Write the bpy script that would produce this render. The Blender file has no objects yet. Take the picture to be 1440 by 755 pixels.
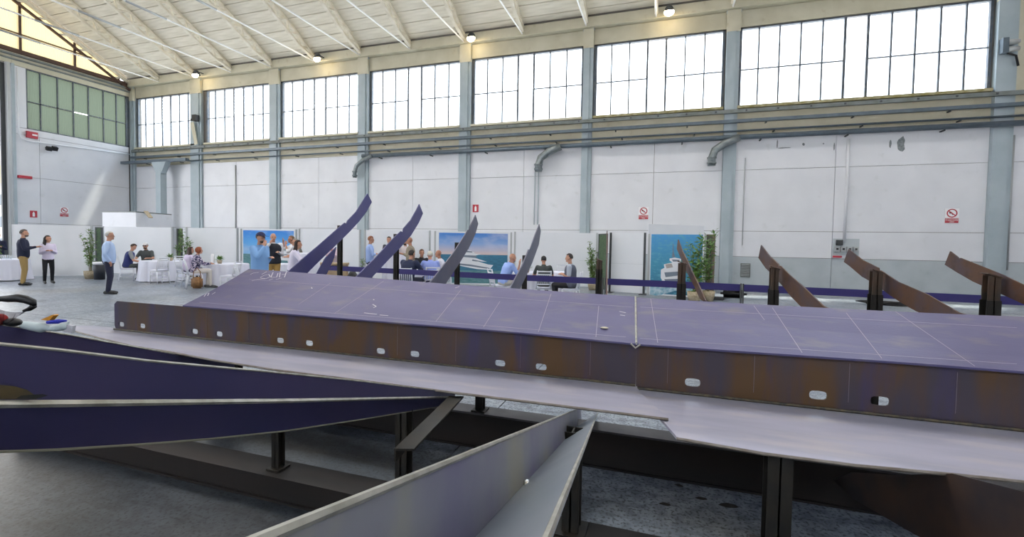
import bpy, bmesh, math, random
from mathutils import Vector, Matrix, noise
from mathutils.geometry import tessellate_polygon
random.seed(7)
SC = bpy.context.scene
COL = SC.collection
# ------------------------------------------------------------------ camera
CH = 1.62
FPX, YAW, PIT, ROL, PY = 650.0, 0.3172, -0.0355, 0.0167, 365.13
_fw = Vector((-math.sin(YAW)*math.cos(PIT), math.cos(YAW)*math.cos(PIT), math.sin(PIT)))
_r0 = Vector((math.cos(YAW), math.sin(YAW), 0)); _u0 = _r0.cross(_fw)
RT = _r0*math.cos(ROL) + _u0*math.sin(ROL); UP = -_r0*math.sin(ROL) + _u0*math.cos(ROL)
cam_d = bpy.data.cameras.new('camera'); cam = bpy.data.objects.new('camera', cam_d); COL.objects.link(cam)
cam_d.sensor_width = 36; cam_d.lens = FPX/1440*36; cam_d.shift_y = (PY-377.5)/1440
cam_d.clip_start = 0.05; cam_d.clip_end = 500
M = Matrix.Identity(4)
for i in range(3):
    M[i][0] = RT[i]; M[i][1] = UP[i]; M[i][2] = -_fw[i]
M[2][3] = CH
cam.matrix_world = M
SC.camera = cam
# ------------------------------------------------------------------ world, sun, exposure
wd = bpy.data.worlds.new('sky'); SC.world = wd; wd.use_nodes = True
nt = wd.node_tree; nt.nodes.clear()
wo = nt.nodes.new('ShaderNodeOutputWorld'); wb = nt.nodes.new('ShaderNodeBackground')
tc = nt.nodes.new('ShaderNodeTexCoord'); sp = nt.nodes.new('ShaderNodeSeparateXYZ'); cr = nt.nodes.new('ShaderNodeValToRGB')
nt.links.new(tc.outputs['Generated'], sp.inputs[0]); nt.links.new(sp.outputs['Z'], cr.inputs[0])
cr.color_ramp.elements[0].position = 0.0; cr.color_ramp.elements[0].color = (1.0, 0.985, 0.97, 1)
cr.color_ramp.elements[1].position = 0.75; cr.color_ramp.elements[1].color = (0.60, 0.75, 0.98, 1)
e = cr.color_ramp.elements.new(0.35); e.color = (0.94, 0.96, 1.0, 1)
nt.links.new(cr.outputs[0], wb.inputs[0]); wb.inputs[1].default_value = 1.9
nt.links.new(wb.outputs[0], wo.inputs[0])
sun_d = bpy.data.lights.new('sun', 'SUN'); sun = bpy.data.objects.new('sun', sun_d); COL.objects.link(sun)
sun_d.energy = 4.0; sun_d.angle = math.radians(3.5); sun_d.color = (1.0, 0.9, 0.72)
sun.rotation_euler = Vector((-0.13, -0.42, -1.0)).to_track_quat('-Z', 'Y').to_euler()
sun.location = (0, 60, 60)
SC.view_settings.view_transform = 'Standard'; SC.view_settings.look = 'None'
SC.view_settings.gamma = 1; SC.view_settings.use_curve_mapping = False
SC.view_settings.exposure = 1.70
SC.cycles.use_denoising = True
SC.cycles.max_bounces = 8; SC.cycles.diffuse_bounces = 5; SC.cycles.transparent_max_bounces = 12
SC.cycles.caustics_reflective = False; SC.cycles.caustics_refractive = False
SC.cycles.sample_clamp_indirect = 6.0

# ------------------------------------------------------------------ pixel calibration helpers (photo 1440x755 -> world)
O = Vector((0, 0, CH))
def ray(x, y): return _fw + RT*((x-720)/FPX) + UP*((PY-y)/FPX)
def atz(x, y, z): d = ray(x, y); return O + d*((z-CH)/d.z)
def atY(x, y, Y): d = ray(x, y); return O + d*(Y/d.y)
def atX(x, y, X): d = ray(x, y); return O + d*(X/d.x)
def atd(x, y, t): return O + ray(x, y)*t
def spot(x, Z):                       # floor point seen in image column x at axial depth Z
    d = ray(x, 380); p = O + d*Z; return Vector((p.x, p.y, 0))

# ------------------------------------------------------------------ materials
MATS = {}
def mat(name, c, rough=0.6, metal=0.0, c2=None, scale=4.0, detail=4.0, bump=0.0, stretch=None, c3=None, emit=None, lo=0.35, hi=0.65, spec=None, c3pos=(0.6, 0.75), c3scale=1.5, bscale=None):
    if name in MATS: return MATS[name]
    m = bpy.data.materials.new(name); m.use_nodes = True; MATS[name] = m
    n = m.node_tree.nodes; l = m.node_tree.links; b = n['Principled BSDF']
    b.inputs['Base Color'].default_value = (*c, 1); b.inputs['Roughness'].default_value = rough; b.inputs['Metallic'].default_value = metal
    if spec is not None: b.inputs['Specular IOR Level'].default_value = spec
    if emit: b.inputs['Emission Color'].default_value = (*emit[0], 1); b.inputs['Emission Strength'].default_value = emit[1]
    if c2 or bump:
        t = n.new('ShaderNodeTexCoord'); mp = n.new('ShaderNodeMapping'); l.new(t.outputs['Object'], mp.inputs[0])
        if stretch: mp.inputs['Scale'].default_value = stretch
        nz = n.new('ShaderNodeTexNoise'); nz.inputs['Scale'].default_value = scale; nz.inputs['Detail'].default_value = detail
        l.new(mp.outputs[0], nz.inputs[0])
    if c2:
        r = n.new('ShaderNodeValToRGB'); r.color_ramp.elements[0].position = lo; r.color_ramp.elements[1].position = hi
        r.color_ramp.elements[0].color = (*c, 1); r.color_ramp.elements[1].color = (*c2, 1)
        l.new(nz.outputs[0], r.inputs[0]); out = r.outputs[0]
        if c3:
            n3 = n.new('ShaderNodeTexNoise'); n3.inputs['Scale'].default_value = c3scale; n3.inputs['Detail'].default_value = 6
            l.new(mp.outputs[0], n3.inputs[0])
            r3 = n.new('ShaderNodeValToRGB'); r3.color_ramp.elements[0].position = c3pos[0]; r3.color_ramp.elements[1].position = c3pos[1]
            l.new(n3.outputs[0], r3.inputs[0])
            mx = n.new('ShaderNodeMix'); mx.data_type = 'RGBA'
            l.new(r3.outputs[0], mx.inputs['Factor']); l.new(out, mx.inputs[6]); mx.inputs[7].default_value = (*c3, 1)
            out = mx.outputs[2]
        l.new(out, b.inputs['Base Color'])
    if bump:
        bp = n.new('ShaderNodeBump'); bp.inputs['Strength'].default_value = bump; bp.inputs['Distance'].default_value = 0.02
        src = nz
        if bscale:
            src = n.new('ShaderNodeTexNoise'); src.inputs['Scale'].default_value = bscale; src.inputs['Detail'].default_value = 5; l.new(mp.outputs[0], src.inputs[0])
        l.new(src.outputs[0], bp.inputs['Height']); l.new(bp.outputs[0], b.inputs['Normal'])
    return m
wall_m = mat('wall_paint', (0.73, 0.745, 0.785), 0.55, c2=(0.68, 0.695, 0.735), scale=0.9, bump=0.05, c3=(0.55, 0.57, 0.58), c3pos=(0.62, 0.9), c3scale=2.2)
wallgrey_m = mat('wall_grey_paint', (0.46, 0.51, 0.54), 0.5, c2=(0.41, 0.46, 0.49), scale=1.5, c3=(0.34, 0.38, 0.40), c3pos=(0.62, 0.9), c3scale=3)
cream_m = mat('cream_concrete', (0.60, 0.57, 0.45), 0.7, c2=(0.52, 0.49, 0.37), scale=1.2, c3=(0.42, 0.36, 0.24), c3pos=(0.62, 0.85), c3scale=3)
pil_m = mat('pilaster_paint', (0.40, 0.47, 0.51), 0.5, c2=(0.35, 0.42, 0.46), scale=1.5)
roof_m = mat('roof_plank', (0.84, 0.79, 0.67), 0.75, c2=(0.70, 0.65, 0.53), scale=2.5, stretch=(0.35, 3, 3), bump=0.1)
rib_m = mat('rib_concrete', (0.84, 0.79, 0.68), 0.7, c2=(0.72, 0.66, 0.53), scale=3)
joint_m = mat('dark_joint', (0.12, 0.11, 0.10), 0.8)
ledge_m = mat('sill_ledge', (0.20, 0.225, 0.225), 0.6, c2=(0.15, 0.165, 0.15), scale=3)
moss_m = mat('sill_moss', (0.42, 0.38, 0.24), 0.8, c2=(0.25, 0.22, 0.08), scale=5)
frame_m = mat('window_steel', (0.06, 0.08, 0.11), 0.5, c2=(0.10, 0.11, 0.12), scale=6)
pipe_m = mat('galvanised_pipe', (0.115, 0.15, 0.185), 0.4, 0.3, c2=(0.09, 0.12, 0.145), scale=4)
duct_m = mat('grey_duct', (0.26, 0.29, 0.30), 0.3, 0.6, c2=(0.18, 0.21, 0.22), scale=8)
rod_m = mat('tie_rod_paint', (0.85, 0.85, 0.84), 0.4, 0.0)
brown_m = mat('brown_steel', (0.10, 0.05, 0.035), 0.6, c2=(0.07, 0.04, 0.03), scale=4)
white_m = mat('white_panel', (0.78, 0.80, 0.84), 0.45, c2=(0.73, 0.76, 0.80), scale=0.7)
cloth_m = mat('white_cloth', (0.72, 0.73, 0.83), 0.85)
chair_m = mat('white_lacquer', (0.68, 0.70, 0.76), 0.35)
post_m = mat('dark_post', (0.010, 0.0095, 0.008), 0.6, 0.2, c2=(0.022, 0.017, 0.011), scale=9)
posthead_m = mat('rusty_post_head', (0.085, 0.045, 0.024), 0.6, 0.2, c2=(0.045, 0.038, 0.032), scale=7)
beam_m = mat('floor_beam_steel', (0.017, 0.010, 0.007), 0.7, 0.1, c2=(0.009, 0.007, 0.006), scale=3, stretch=(0.5, 2, 2))
gbeam_m = mat('grey_beam_steel', (0.10, 0.095, 0.10), 0.6, 0.2, c2=(0.06, 0.055, 0.06), scale=4)
deck_m = mat('purple_mill_scale', (0.074, 0.067, 0.168), 0.42, 0.25, c2=(0.100, 0.090, 0.195), scale=1.6, detail=7, bump=0.05, bscale=30, stretch=(1, 2.2, 1), c3=(0.16, 0.145, 0.18), c3pos=(0.54, 0.8), c3scale=4)
web_m = mat('rusty_web_plate', (0.058, 0.047, 0.064), 0.5, 0.25, c2=(0.098, 0.052, 0.020), scale=1.7, detail=6, stretch=(2.2, 1, 0.5), lo=0.42, hi=0.6, c3=(0.050, 0.040, 0.105), c3pos=(0.55, 0.72), c3scale=2.6)
flange_m = mat('pale_steel_plate', (0.40, 0.40, 0.50), 0.42, 0.15, c2=(0.32, 0.32, 0.41), scale=2, detail=7, stretch=(0.7, 3, 1), c3=(0.46, 0.435, 0.47), c3pos=(0.5, 0.75), c3scale=3)
blue_m = mat('blue_plate', (0.030, 0.030, 0.095), 0.45, 0.25, c2=(0.046, 0.038, 0.10), scale=2.2, detail=6)
blade_m = mat('blue_frame_plate', (0.068, 0.066, 0.21), 0.45, 0.2, c2=(0.088, 0.082, 0.21), scale=3, detail=6)
bladeg_m = mat('grey_violet_frame_plate', (0.10, 0.10, 0.16), 0.45, 0.2, c2=(0.125, 0.12, 0.17), scale=5, detail=6)
rust_m = mat('rust_frame_plate', (0.105, 0.050, 0.027), 0.6, 0.15, c2=(0.08, 0.052, 0.058), scale=5, detail=7, lo=0.4, hi=0.62, c3=(0.058, 0.032, 0.022), c3pos=(0.55, 0.75), c3scale=9)
edge_m = mat('cut_steel_edge', (0.46, 0.45, 0.40), 0.4, 0.5, c2=(0.30, 0.29, 0.24), scale=25)
nearf_m = mat('near_frame_plate', (0.14, 0.125, 0.225), 0.36, 0.3, c2=(0.23, 0.23, 0.25), scale=3, detail=6, c3=(0.30, 0.27, 0.16), c3pos=(0.6, 0.8), c3scale=3)
nearfl_m = mat('near_flange_plate', (0.30, 0.33, 0.37), 0.36, 0.4, c2=(0.23, 0.27, 0.31), scale=4, detail=6)
weld_m = mat('weld_bead', (0.035, 0.032, 0.028), 0.5, 0.4, c2=(0.10, 0.08, 0.045), scale=40)
chalk_m = mat('chalk', (0.60, 0.58, 0.62), 0.9)
scribe_m = mat('scribe_line', (0.40, 0.36, 0.44), 0.8)
belt_m = mat('navy_belt', (0.022, 0.016, 0.13), 0.6)
black_m = mat('black_plastic', (0.005, 0.005, 0.006), 0.5)
dkgrey_m = mat('dark_grey', (0.05, 0.055, 0.06), 0.6)
steelgrey_m = mat('grey_metal', (0.42, 0.44, 0.45), 0.4, 0.3)
skin_m = mat('skin', (0.52, 0.27, 0.18), 0.55)
skint_m = mat('tanned_skin', (0.40, 0.19, 0.12), 0.55)
red_m = mat('red_sign', (0.45, 0.03, 0.05), 0.5)
pure_m = mat('sign_white', (0.85, 0.85, 0.87), 0.5)
leaf_m = mat('leaf_green', (0.07, 0.17, 0.035), 0.5, c2=(0.16, 0.28, 0.06), scale=9)
stem_m = mat('stem', (0.16, 0.14, 0.06), 0.7)
pot_m = mat('wicker_pot', (0.50, 0.42, 0.30), 0.8, c2=(0.38, 0.31, 0.20), scale=20)
hedge_m = mat('green_screen', (0.09, 0.14, 0.07), 0.8, c2=(0.05, 0.09, 0.05), scale=14)
lampglow_m = mat('lamp_glow', (1, 0.9, 0.7), 0.5, emit=((1.0, 0.78, 0.45), 10))

def floor_mat():
    m = bpy.data.materials.new('concrete_floor'); m.use_nodes = True
    n = m.node_tree.nodes; l = m.node_tree.links; b = n['Principled BSDF']
    g = n.new('ShaderNodeNewGeometry')
    def nz(s, d, st=(1, 1, 1), rot=0):
        mp = n.new('ShaderNodeMapping'); mp.inputs['Scale'].default_value = st; mp.inputs['Rotation'].default_value = (0, 0, rot)
        l.new(g.outputs['Position'], mp.inputs[0])
        t = n.new('ShaderNodeTexNoise'); t.inputs['Scale'].default_value = s; t.inputs['Detail'].default_value = d; l.new(mp.outputs[0], t.inputs[0]); return t
    def ramp(src, a, ca, c, cc):
        r = n.new('ShaderNodeValToRGB'); r.color_ramp.elements[0].position = a; r.color_ramp.elements[1].position = c
        r.color_ramp.elements[0].color = (*ca, 1); r.color_ramp.elements[1].color = (*cc, 1); l.new(src.outputs[0], r.inputs[0]); return r
    base = ramp(nz(0.8, 8), 0.35, (0.21, 0.25, 0.31), 0.68, (0.39, 0.425, 0.47))
    spk = ramp(nz(48, 10), 0.37, (0.08, 0.085, 0.10), 0.49, (1, 1, 1))
    scr = ramp(nz(4, 12, (0.7, 4, 1), 0.35), 0.33, (0.35, 0.35, 0.37), 0.46, (1, 1, 1))
    blot = ramp(nz(2.3, 5), 0.27, (0.25, 0.22, 0.18), 0.36, (1, 1, 1))
    mot = ramp(nz(11, 10), 0.40, (0.40, 0.41, 0.44), 0.56, (1, 1, 1))
    # light falloff at the left front, painted into the concrete colour with ragged edges
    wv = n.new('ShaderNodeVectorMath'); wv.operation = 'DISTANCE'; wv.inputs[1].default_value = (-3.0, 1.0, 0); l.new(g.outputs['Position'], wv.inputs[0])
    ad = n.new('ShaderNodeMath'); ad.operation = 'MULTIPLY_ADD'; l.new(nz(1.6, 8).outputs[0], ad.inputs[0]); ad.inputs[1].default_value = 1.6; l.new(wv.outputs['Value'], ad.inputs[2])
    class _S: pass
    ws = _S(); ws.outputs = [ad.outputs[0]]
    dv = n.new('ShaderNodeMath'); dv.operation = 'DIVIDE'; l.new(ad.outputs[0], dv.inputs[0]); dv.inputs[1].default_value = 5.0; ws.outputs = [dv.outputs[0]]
    falloff = ramp(ws, 0.60, (0.13, 0.14, 0.15), 0.86, (1, 1, 1))
    warm = ramp(nz(0.5, 4), 0.52, (1, 1, 1), 0.72, (1.0, 0.88, 0.72))
    cur = base.outputs[0]
    for r, f in ((spk, 0.8), (mot, 0.65), (falloff, 1.0), (scr, 0.6), (blot, 0.9), (warm, 0.8)):
        mx = n.new('ShaderNodeMix'); mx.data_type = 'RGBA'; mx.blend_type = 'MULTIPLY'; mx.inputs['Factor'].default_value = f
        l.new(cur, mx.inputs[6]); l.new(r.outputs[0], mx.inputs[7]); cur = mx.outputs[2]
    l.new(cur, b.inputs['Base Color']); b.inputs['Roughness'].default_value = 0.36
    bp = n.new('ShaderNodeBump'); bp.inputs['Strength'].default_value = 0.18; bp.inputs['Distance'].default_value = 0.006
    l.new(nz(30, 6).outputs[0], bp.inputs['Height']); l.new(bp.outputs[0], b.inputs['Normal'])
    return m
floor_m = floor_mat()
def glass_mat(name, tcol, transp, diffcol=None, kind='glossy'):
    m = bpy.data.materials.new(name); m.use_nodes = True; n = m.node_tree.nodes; l = m.node_tree.links; n.clear()
    o = n.new('ShaderNodeOutputMaterial'); t = n.new('ShaderNodeBsdfTransparent'); t.inputs[0].default_value = (*tcol, 1)
    if kind == 'glossy':
        g = n.new('ShaderNodeBsdfGlossy'); g.inputs['Roughness'].default_value = 0.05
    else:
        g = n.new('ShaderNodeBsdfTranslucent'); g.inputs[0].default_value = (*diffcol, 1)
    x = n.new('ShaderNodeMixShader'); x.inputs[0].default_value = 1-transp
    l.new(t.outputs[0], x.inputs[1]); l.new(g.outputs[0], x.inputs[2]); l.new(x.outputs[0], o.inputs[0]); return m
pane_m = glass_mat('window_glass', (0.93, 0.97, 1.0), 0.93)
frost_m = glass_mat('white_louvre_glass', (0.95, 0.98, 1.0), 0.7, (0.9, 0.93, 0.95), 'tl')
green_m = glass_mat('greenish_frosted_glass', (0.07, 0.085, 0.065), 0.25, (0.062, 0.078, 0.058), 'tl')
yell_m = glass_mat('yellowed_translucent_sheet', (0.3, 0.26, 0.15), 0.08, (0.40, 0.32, 0.17), 'tl')
roofl_m = glass_mat('rooflight_glass', (0.9, 0.9, 0.9), 0.02, (0.84, 0.82, 0.80), 'tl')
visor_m = glass_mat('helmet_visor', (0.62, 0.60, 0.62), 0.75, (0.12, 0.12, 0.13), 'tl')

# ------------------------------------------------------------------ object helpers
def tag(o, label=None, cat=None, group=None, kind=None):
    if label: o['label'] = label
    if cat: o['category'] = cat
    if group: o['group'] = group
    if kind: o['kind'] = kind
    return o
def empty(name, loc=(0, 0, 0), rz=0.0, label=None, cat=None, group=None, kind=None, parent=None):
    o = bpy.data.objects.new(name, None); COL.objects.link(o); o.location = loc; o.rotation_euler = (0, 0, rz)
    o.empty_display_size = 0.1
    if parent: o.parent = parent
    return tag(o, label, cat, group, kind)
def finish(name, bm, m, parent=None, smooth=False, loc=None, world=False):
    """bmesh -> object. With world=True the mesh is in world space and a parent Empty offset is undone."""
    me = bpy.data.meshes.new(name)
    bmesh.ops.recalc_face_normals(bm, faces=bm.faces)
    bm.to_mesh(me); bm.free()
    if smooth:
        for p in me.polygons: p.use_smooth = True
    ms = m if isinstance(m, (list, tuple)) else [m]
    for q in ms: me.materials.append(q)
    o = bpy.data.objects.new(name, me); COL.objects.link(o)
    if parent:
        o.parent = parent
        if world:
            off = Vector(parent.location)
            pp = parent.parent
            while pp: off += Vector(pp.location); pp = pp.parent
            rz = parent.rotation_euler.z
            T = Matrix.Translation(off) @ Matrix.Rotation(rz, 4, 'Z')
            me.transform(T.inverted())
    if loc is not None: o.location = loc
    return o
def box(bm, a, b, rot=None, piv=None):
    a = Vector(a); b = Vector(b)
    vs = [Vector((x, y, z)) for x in (a.x, b.x) for y in (a.y, b.y) for z in (a.z, b.z)]
    if rot is not None:
        pv = Vector(piv) if piv is not None else (a+b)/2
        vs = [pv + rot @ (v-pv) for v in vs]
    V = [bm.verts.new(v) for v in vs]
    for f in ((0, 1, 3, 2), (4, 6, 7, 5), (0, 4, 5, 1), (2, 3, 7, 6), (0, 2, 6, 4), (1, 5, 7, 3)): bm.faces.new([V[i] for i in f])
def cbox(bm, c, s, rot=None):
    c = Vector(c); h = Vector(s)/2; box(bm, c-h, c+h, rot, c)
def beam(bm, p, q, w, h, upv=(0, 0, 1)):
    """rectangular bar from p to q, width w, height h"""
    p = Vector(p); q = Vector(q); d = (q-p).normalized(); s = d.cross(Vector(upv))
    if s.length < 1e-4: s = d.cross(Vector((1, 0, 0)))
    s.normalize(); u = s.cross(d)
    V = [bm.verts.new(c + s*(a*w/2) + u*(b*h/2)) for c in (p, q) for a, b in ((-1, -1), (1, -1), (1, 1), (-1, 1))]
    for f in ((0, 1, 2, 3), (7, 6, 5, 4), (0, 4, 5, 1), (1, 5, 6, 2), (2, 6, 7, 3), (3, 7, 4, 0)): bm.faces.new([V[i] for i in f])
def tube(bm, pts, r, n=8, caps=True):
    pts = [Vector(p) for p in pts]; rings = []
    rs = r if isinstance(r, (list, tuple)) else [r]*len(pts)
    prev = None
    for i, p in enumerate(pts):
        d = (pts[min(i+1, len(pts)-1)] - pts[max(i-1, 0)]).normalized()
        s = d.cross(Vector((0, 0, 1))) if prev is None else prev - d*prev.dot(d)
        if s.length < 1e-3: s = d.cross(Vector((1, 0, 0)))
        s.normalize(); prev = s; u = s.cross(d)
        rings.append([bm.verts.new(p + (s*math.cos(2*math.pi*k/n) + u*math.sin(2*math.pi*k/n))*rs[i]) for k in range(n)])
    for a, b in zip(rings, rings[1:]):
        for k in range(n): bm.faces.new((a[k], a[(k+1) % n], b[(k+1) % n], b[k]))
    if caps: bm.faces.new(rings[0][::-1]); bm.faces.new(rings[-1])
def lathe(bm, prof, n=24, c=(0, 0, 0), wave=None):
    c = Vector(c); rings = []
    for j, (r, z) in enumerate(prof):
        rings.append([bm.verts.new(c + Vector((math.cos(2*math.pi*k/n), math.sin(2*math.pi*k/n), 0))*(r*(1 + (wave(k/n, j/(len(prof)-1)) if wave else 0))) + Vector((0, 0, z))) for k in range(n)])
    for a, b in zip(rings, rings[1:]):
        for k in range(n): bm.faces.new((a[k], a[(k+1) % n], b[(k+1) % n], b[k]))
    bm.faces.new(rings[0][::-1]); bm.faces.new(rings[-1])
def prism(bm, outer, thick, holes=()):
    """outer / holes: world 3D polygon points in one plane; thick: extrusion Vector"""
    loops = [[Vector(p) for p in outer]] + [[Vector(p) for p in h] for h in holes]
    tris = tessellate_polygon(loops); flat = [p for lp in loops for p in lp]
    A = [bm.verts.new(p) for p in flat]; B = [bm.verts.new(p + thick) for p in flat]
    for t in tris:
        try: bm.faces.new([A[i] for i in t]); bm.faces.new([B[i] for i in reversed(t)])
        except ValueError: pass
    k = 0
    for lp in loops:
        n = len(lp)
        for i in range(n):
            a, b = k+i, k+(i+1) % n
            bm.faces.new((A[a], A[b], B[b], B[a]))
        k += n
def ball(bm, c, r, seg=10, rot=None):
    r = Vector(r) if isinstance(r, (tuple, list, Vector)) else Vector((r, r, r))
    mt = Matrix.Translation(Vector(c)) @ (rot.to_4x4() if rot is not None else Matrix.Identity(4)) @ Matrix.Diagonal((*r, 1))
    bmesh.ops.create_uvsphere(bm, u_segments=seg, v_segments=max(6, seg*2//3), radius=1, matrix=mt)
def B(): return bmesh.new()

# ================================================================== SETTING
D, LX, RX = 20.51, -32.18, 13.2            # long wall plane, left wall plane, right end
EZ = 11.3; SL = math.radians(28)            # eaves and roof slope
RIDGE_Y = 5.0
# floor: slabs with open joints over a sub base
fl = empty('floor', kind='structure')
bm = B(); box(bm, (-60, -13, -0.30), (RX+8, D+0.3, -0.022)); finish('floor_base', bm, joint_m, fl)
slab_me = None
JX, JY, SX, SY = -1.505, 1.2, 5.0, 4.7
i = 0
for ix in range(-7, 4):
    for iy in range(-4, 5):
        x0, x1 = JX+ix*SX+0.006, JX+(ix+1)*SX-0.006; y0, y1 = JY+iy*SY+0.006, JY+(iy+1)*SY-0.006
        y1 = min(y1, D)
        if y1-y0 < 0.3: continue
        if slab_me is None or abs((y1-y0)-(SY-0.012)) > 1e-3:
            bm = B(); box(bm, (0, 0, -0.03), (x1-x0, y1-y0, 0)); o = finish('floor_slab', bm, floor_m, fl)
            if abs((y1-y0)-(SY-0.012)) < 1e-3: slab_me = o.data
        else:
            o = bpy.data.objects.new('floor_slab', slab_me); COL.objects.link(o); o.parent = fl
        o.location = (x0, y0, 0)
# a few dark stains: spilled dirt patches on the floor of the foreground
# ---- long wall
s0, bay = -20.8048, 5.7544
pil = []                                     # pilaster x ranges
for k in range(-1, 5): pil.append((s0+k*bay-0.36, s0+k*bay+0.36))
pil = [(-32.18, -31.85), (-26.97, -26.16), (-20.99, -20.35), (-15.19, -14.60), (-9.45, -8.90), (-3.56, -3.14), (2.15, 2.63), (10.62, 11.20)]
wins = [(-31.78, -26.67), (-25.93, -20.93), (-20.33, -15.13), (-14.57, -9.39), (-8.87, -3.58), (-3.11, 2.10), (2.61, 10.56)]
WB, WT = 7.22, 10.30
wl = empty('wall_back', (0, D, 0), kind='structure')
bm = B()
box(bm, (LX-0.3, D+0.06, 0), (RX, D+0.3, WB)); box(bm, (LX-0.3, D+0.06, WT), (RX, D+0.3, EZ+0.1))
ends = [LX-0.3] + [v for w in wins for v in w] + [RX]
for a, b in zip(ends[0::2], ends[1::2]): box(bm, (a, D+0.06, WB), (b, D+0.3, WT))
finish('masonry', bm, joint_m, wl, world=True)
def wpanel(x0, x1, z0, z1, m, nm='wall_panel'):
    bm = B(); box(bm, (x0+0.008, D, z0+0.008), (x1-0.008, D+0.1, z1-0.008)); return finish(nm, bm, m, wl, world=True)
bays = [(pil[i][1], pil[i+1][0]) for i in range(7)] + [(11.20, RX)]
for bi, (a, b) in enumerate(bays):
    cuts = [a, b] if bi == 7 else [a, (a+b)/2, b] if bi < 6 else [a, a+(b-a)*0.43, b]
    for x0, x1 in zip(cuts, cuts[1:]):
        if bi >= 5:
            wpanel(x0, x1, 0, 1.24, wallgrey_m); wpanel(x0, x1, 1.24, 2.26, wall_m)
        else: wpanel(x0, x1, 0, 2.26, wall_m)
        wpanel(x0, x1, 2.26, 4.70, wall_m); wpanel(x0, x1, 4.70, 6.06, wall_m)
    wpanel(a, b, 6.06, 6.98, cream_m); wpanel(a, b, WT+0.02, EZ, cream_m, 'header_panel')
    if bi == 7: wpanel(a, b, 6.98, WT, cream_m)
for i, (a, b) in enumerate(pil):
    bm = B(); box(bm, (a, D-0.16, 0), (b-0.14, D+0.06, EZ-0.35)); box(bm, (b-0.14, D-0.10, 0), (b, D+0.06, EZ-0.35))
    box(bm, (a-0.03, D-0.15, EZ-0.42), (b+0.03, D-0.08, EZ-0.30))
    po = tag(finish('trim_%d' % (i+1), bm, pil_m, world=True), kind='structure')
    bm = B(); box(bm, (a-0.01, D-0.172, WT-0.15), (b+0.01, D-0.02, EZ-0.30)); finish('pilaster_head', bm, cream_m, po, world=True)
# eaves beam
bm = B(); box(bm, (LX, D-0.32, EZ-0.32), (RX, D+0.05, EZ+0.10)); tag(finish('trim_9', bm, cream_m), kind='structure')
bm = B(); box(bm, (LX, D-0.36, EZ+0.10), (RX, D+0.05, EZ+0.16)); tag(finish('trim_10', bm, joint_m), kind='structure')
# windows
for wi, (a, b) in enumerate(wins):
    w = empty('window_%d' % (wi+1), ((a+b)/2, D, WB), kind='structure')
    n = 7 if wi < 6 else 11; lou = n//2
    bm = B(); t = 0.05
    box(bm, (a, D+0.02, WT-t), (b, D+0.14, WT)); box(bm, (a, D+0.02, WB), (b, D+0.14, WB+t))
    box(bm, (a, D+0.02, WB), (a+t+0.07, D+0.14, WT)); box(bm, (b-t-0.03, D+0.02, WB), (b, D+0.14, WT))
    finish('window_frame', bm, frame_m, w, world=True)
    xs = [a + (b-a)*k/n for k in range(n+1)]; zm = WB+(WT-WB)*0.47
    for k in range(1, n):
        bm = B(); hw = 0.04 if k in (lou, lou+1) else 0.026
        box(bm, (xs[k]-hw, D+0.03, WB+t), (xs[k]+hw, D+0.10, WT-t)); finish('mullion', bm, frame_m, w, world=True)
    for seg in ((xs[0]+t+0.07, xs[lou]), (xs[lou+1], xs[n]-t-0.03)):
        bm = B(); box(bm, (seg[0], D+0.035, zm-0.022), (seg[1], D+0.095, zm+0.022)); finish('transom', bm, frame_m, w, world=True)
    for k in range(n):
        x0 = xs[k]+0.02; x1 = xs[k+1]-0.02
        if k == 0: x0 = a+t+0.07
        if k == n-1: x1 = b-t-0.03
        if k == lou:
            for q in range(8):          # louvre blades in the upper half
                z = zm+0.14+q*(WT-zm-0.2)/8
                bm = B(); cbox(bm, ((x0+x1)/2, D+0.07, z), (x1-x0, 0.012, 0.17), Matrix.Rotation(math.radians(14), 3, 'X'))
                finish('louvre_blade', bm, frost_m, w, world=True)
            bm = B(); box(bm, (x0, D+0.06, WB+t), (x1, D+0.068, zm+0.05)); finish('window_pane', bm, pane_m, w, world=True)
        else:
            for z0, z1 in ((WB+t, zm-0.022), (zm+0.022, WT-t)):
                bm = B(); box(bm, (x0, D+0.06, z0), (x1, D+0.066, z1)); finish('window_pane', bm, pane_m, w, world=True)
    bm = B(); box(bm, (a, D-0.16, WB-0.10), (b, D+0.05, WB)); o = finish('window_sill', bm, moss_m if wi > 4 else cream_m, w, world=True)
# ---- left wall with tall doorway, gable glazing
lw = empty('wall_left', (LX, 17.6, 0), kind='structure')
LY0 = 14.84
GB = 11.05                                    # top of the solid part of the gable wall
bm = B(); wy0, wy1 = 15.40, 20.38; lwb, lwt = 7.25, 10.40
box(bm, (LX-0.3, LY0, 0), (LX-0.06, D+0.06, lwb)); box(bm, (LX-0.3, LY0, lwt), (LX-0.06, D+0.06, GB))
box(bm, (LX-0.3, LY0, lwb), (LX-0.06, wy0, lwt)); box(bm, (LX-0.3, wy1, lwb), (LX-0.06, D+0.06, lwt))
box(bm, (LX-0.3, -2, 10.45), (LX-0.06, LY0, GB))
finish('masonry', bm, joint_m, lw, world=True)
def lpanel(y0, y1, z0, z1, m):
    bm = B(); box(bm, (LX-0.08, y0+0.008, z0+0.008), (LX, y1-0.008, z1-0.008)); finish('wall_panel', bm, m, lw, world=True)
for y0, y1 in ((LY0, 15.9), (15.9, 20.3)):
    for z0, z1 in ((0, 2.26), (2.26, 4.70), (4.70, 6.9)): lpanel(y0, y1, z0, z1, wall_m)
lpanel(LY0, 20.3, 6.9, 7.25, wall_m); lpanel(LY0, 15.40, 7.25, 10.40, wall_m)
lpanel(LY0, 20.45, 10.40, 11.05, cream_m); lpanel(2, LY0, 10.45, 11.05, cream_m)
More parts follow.
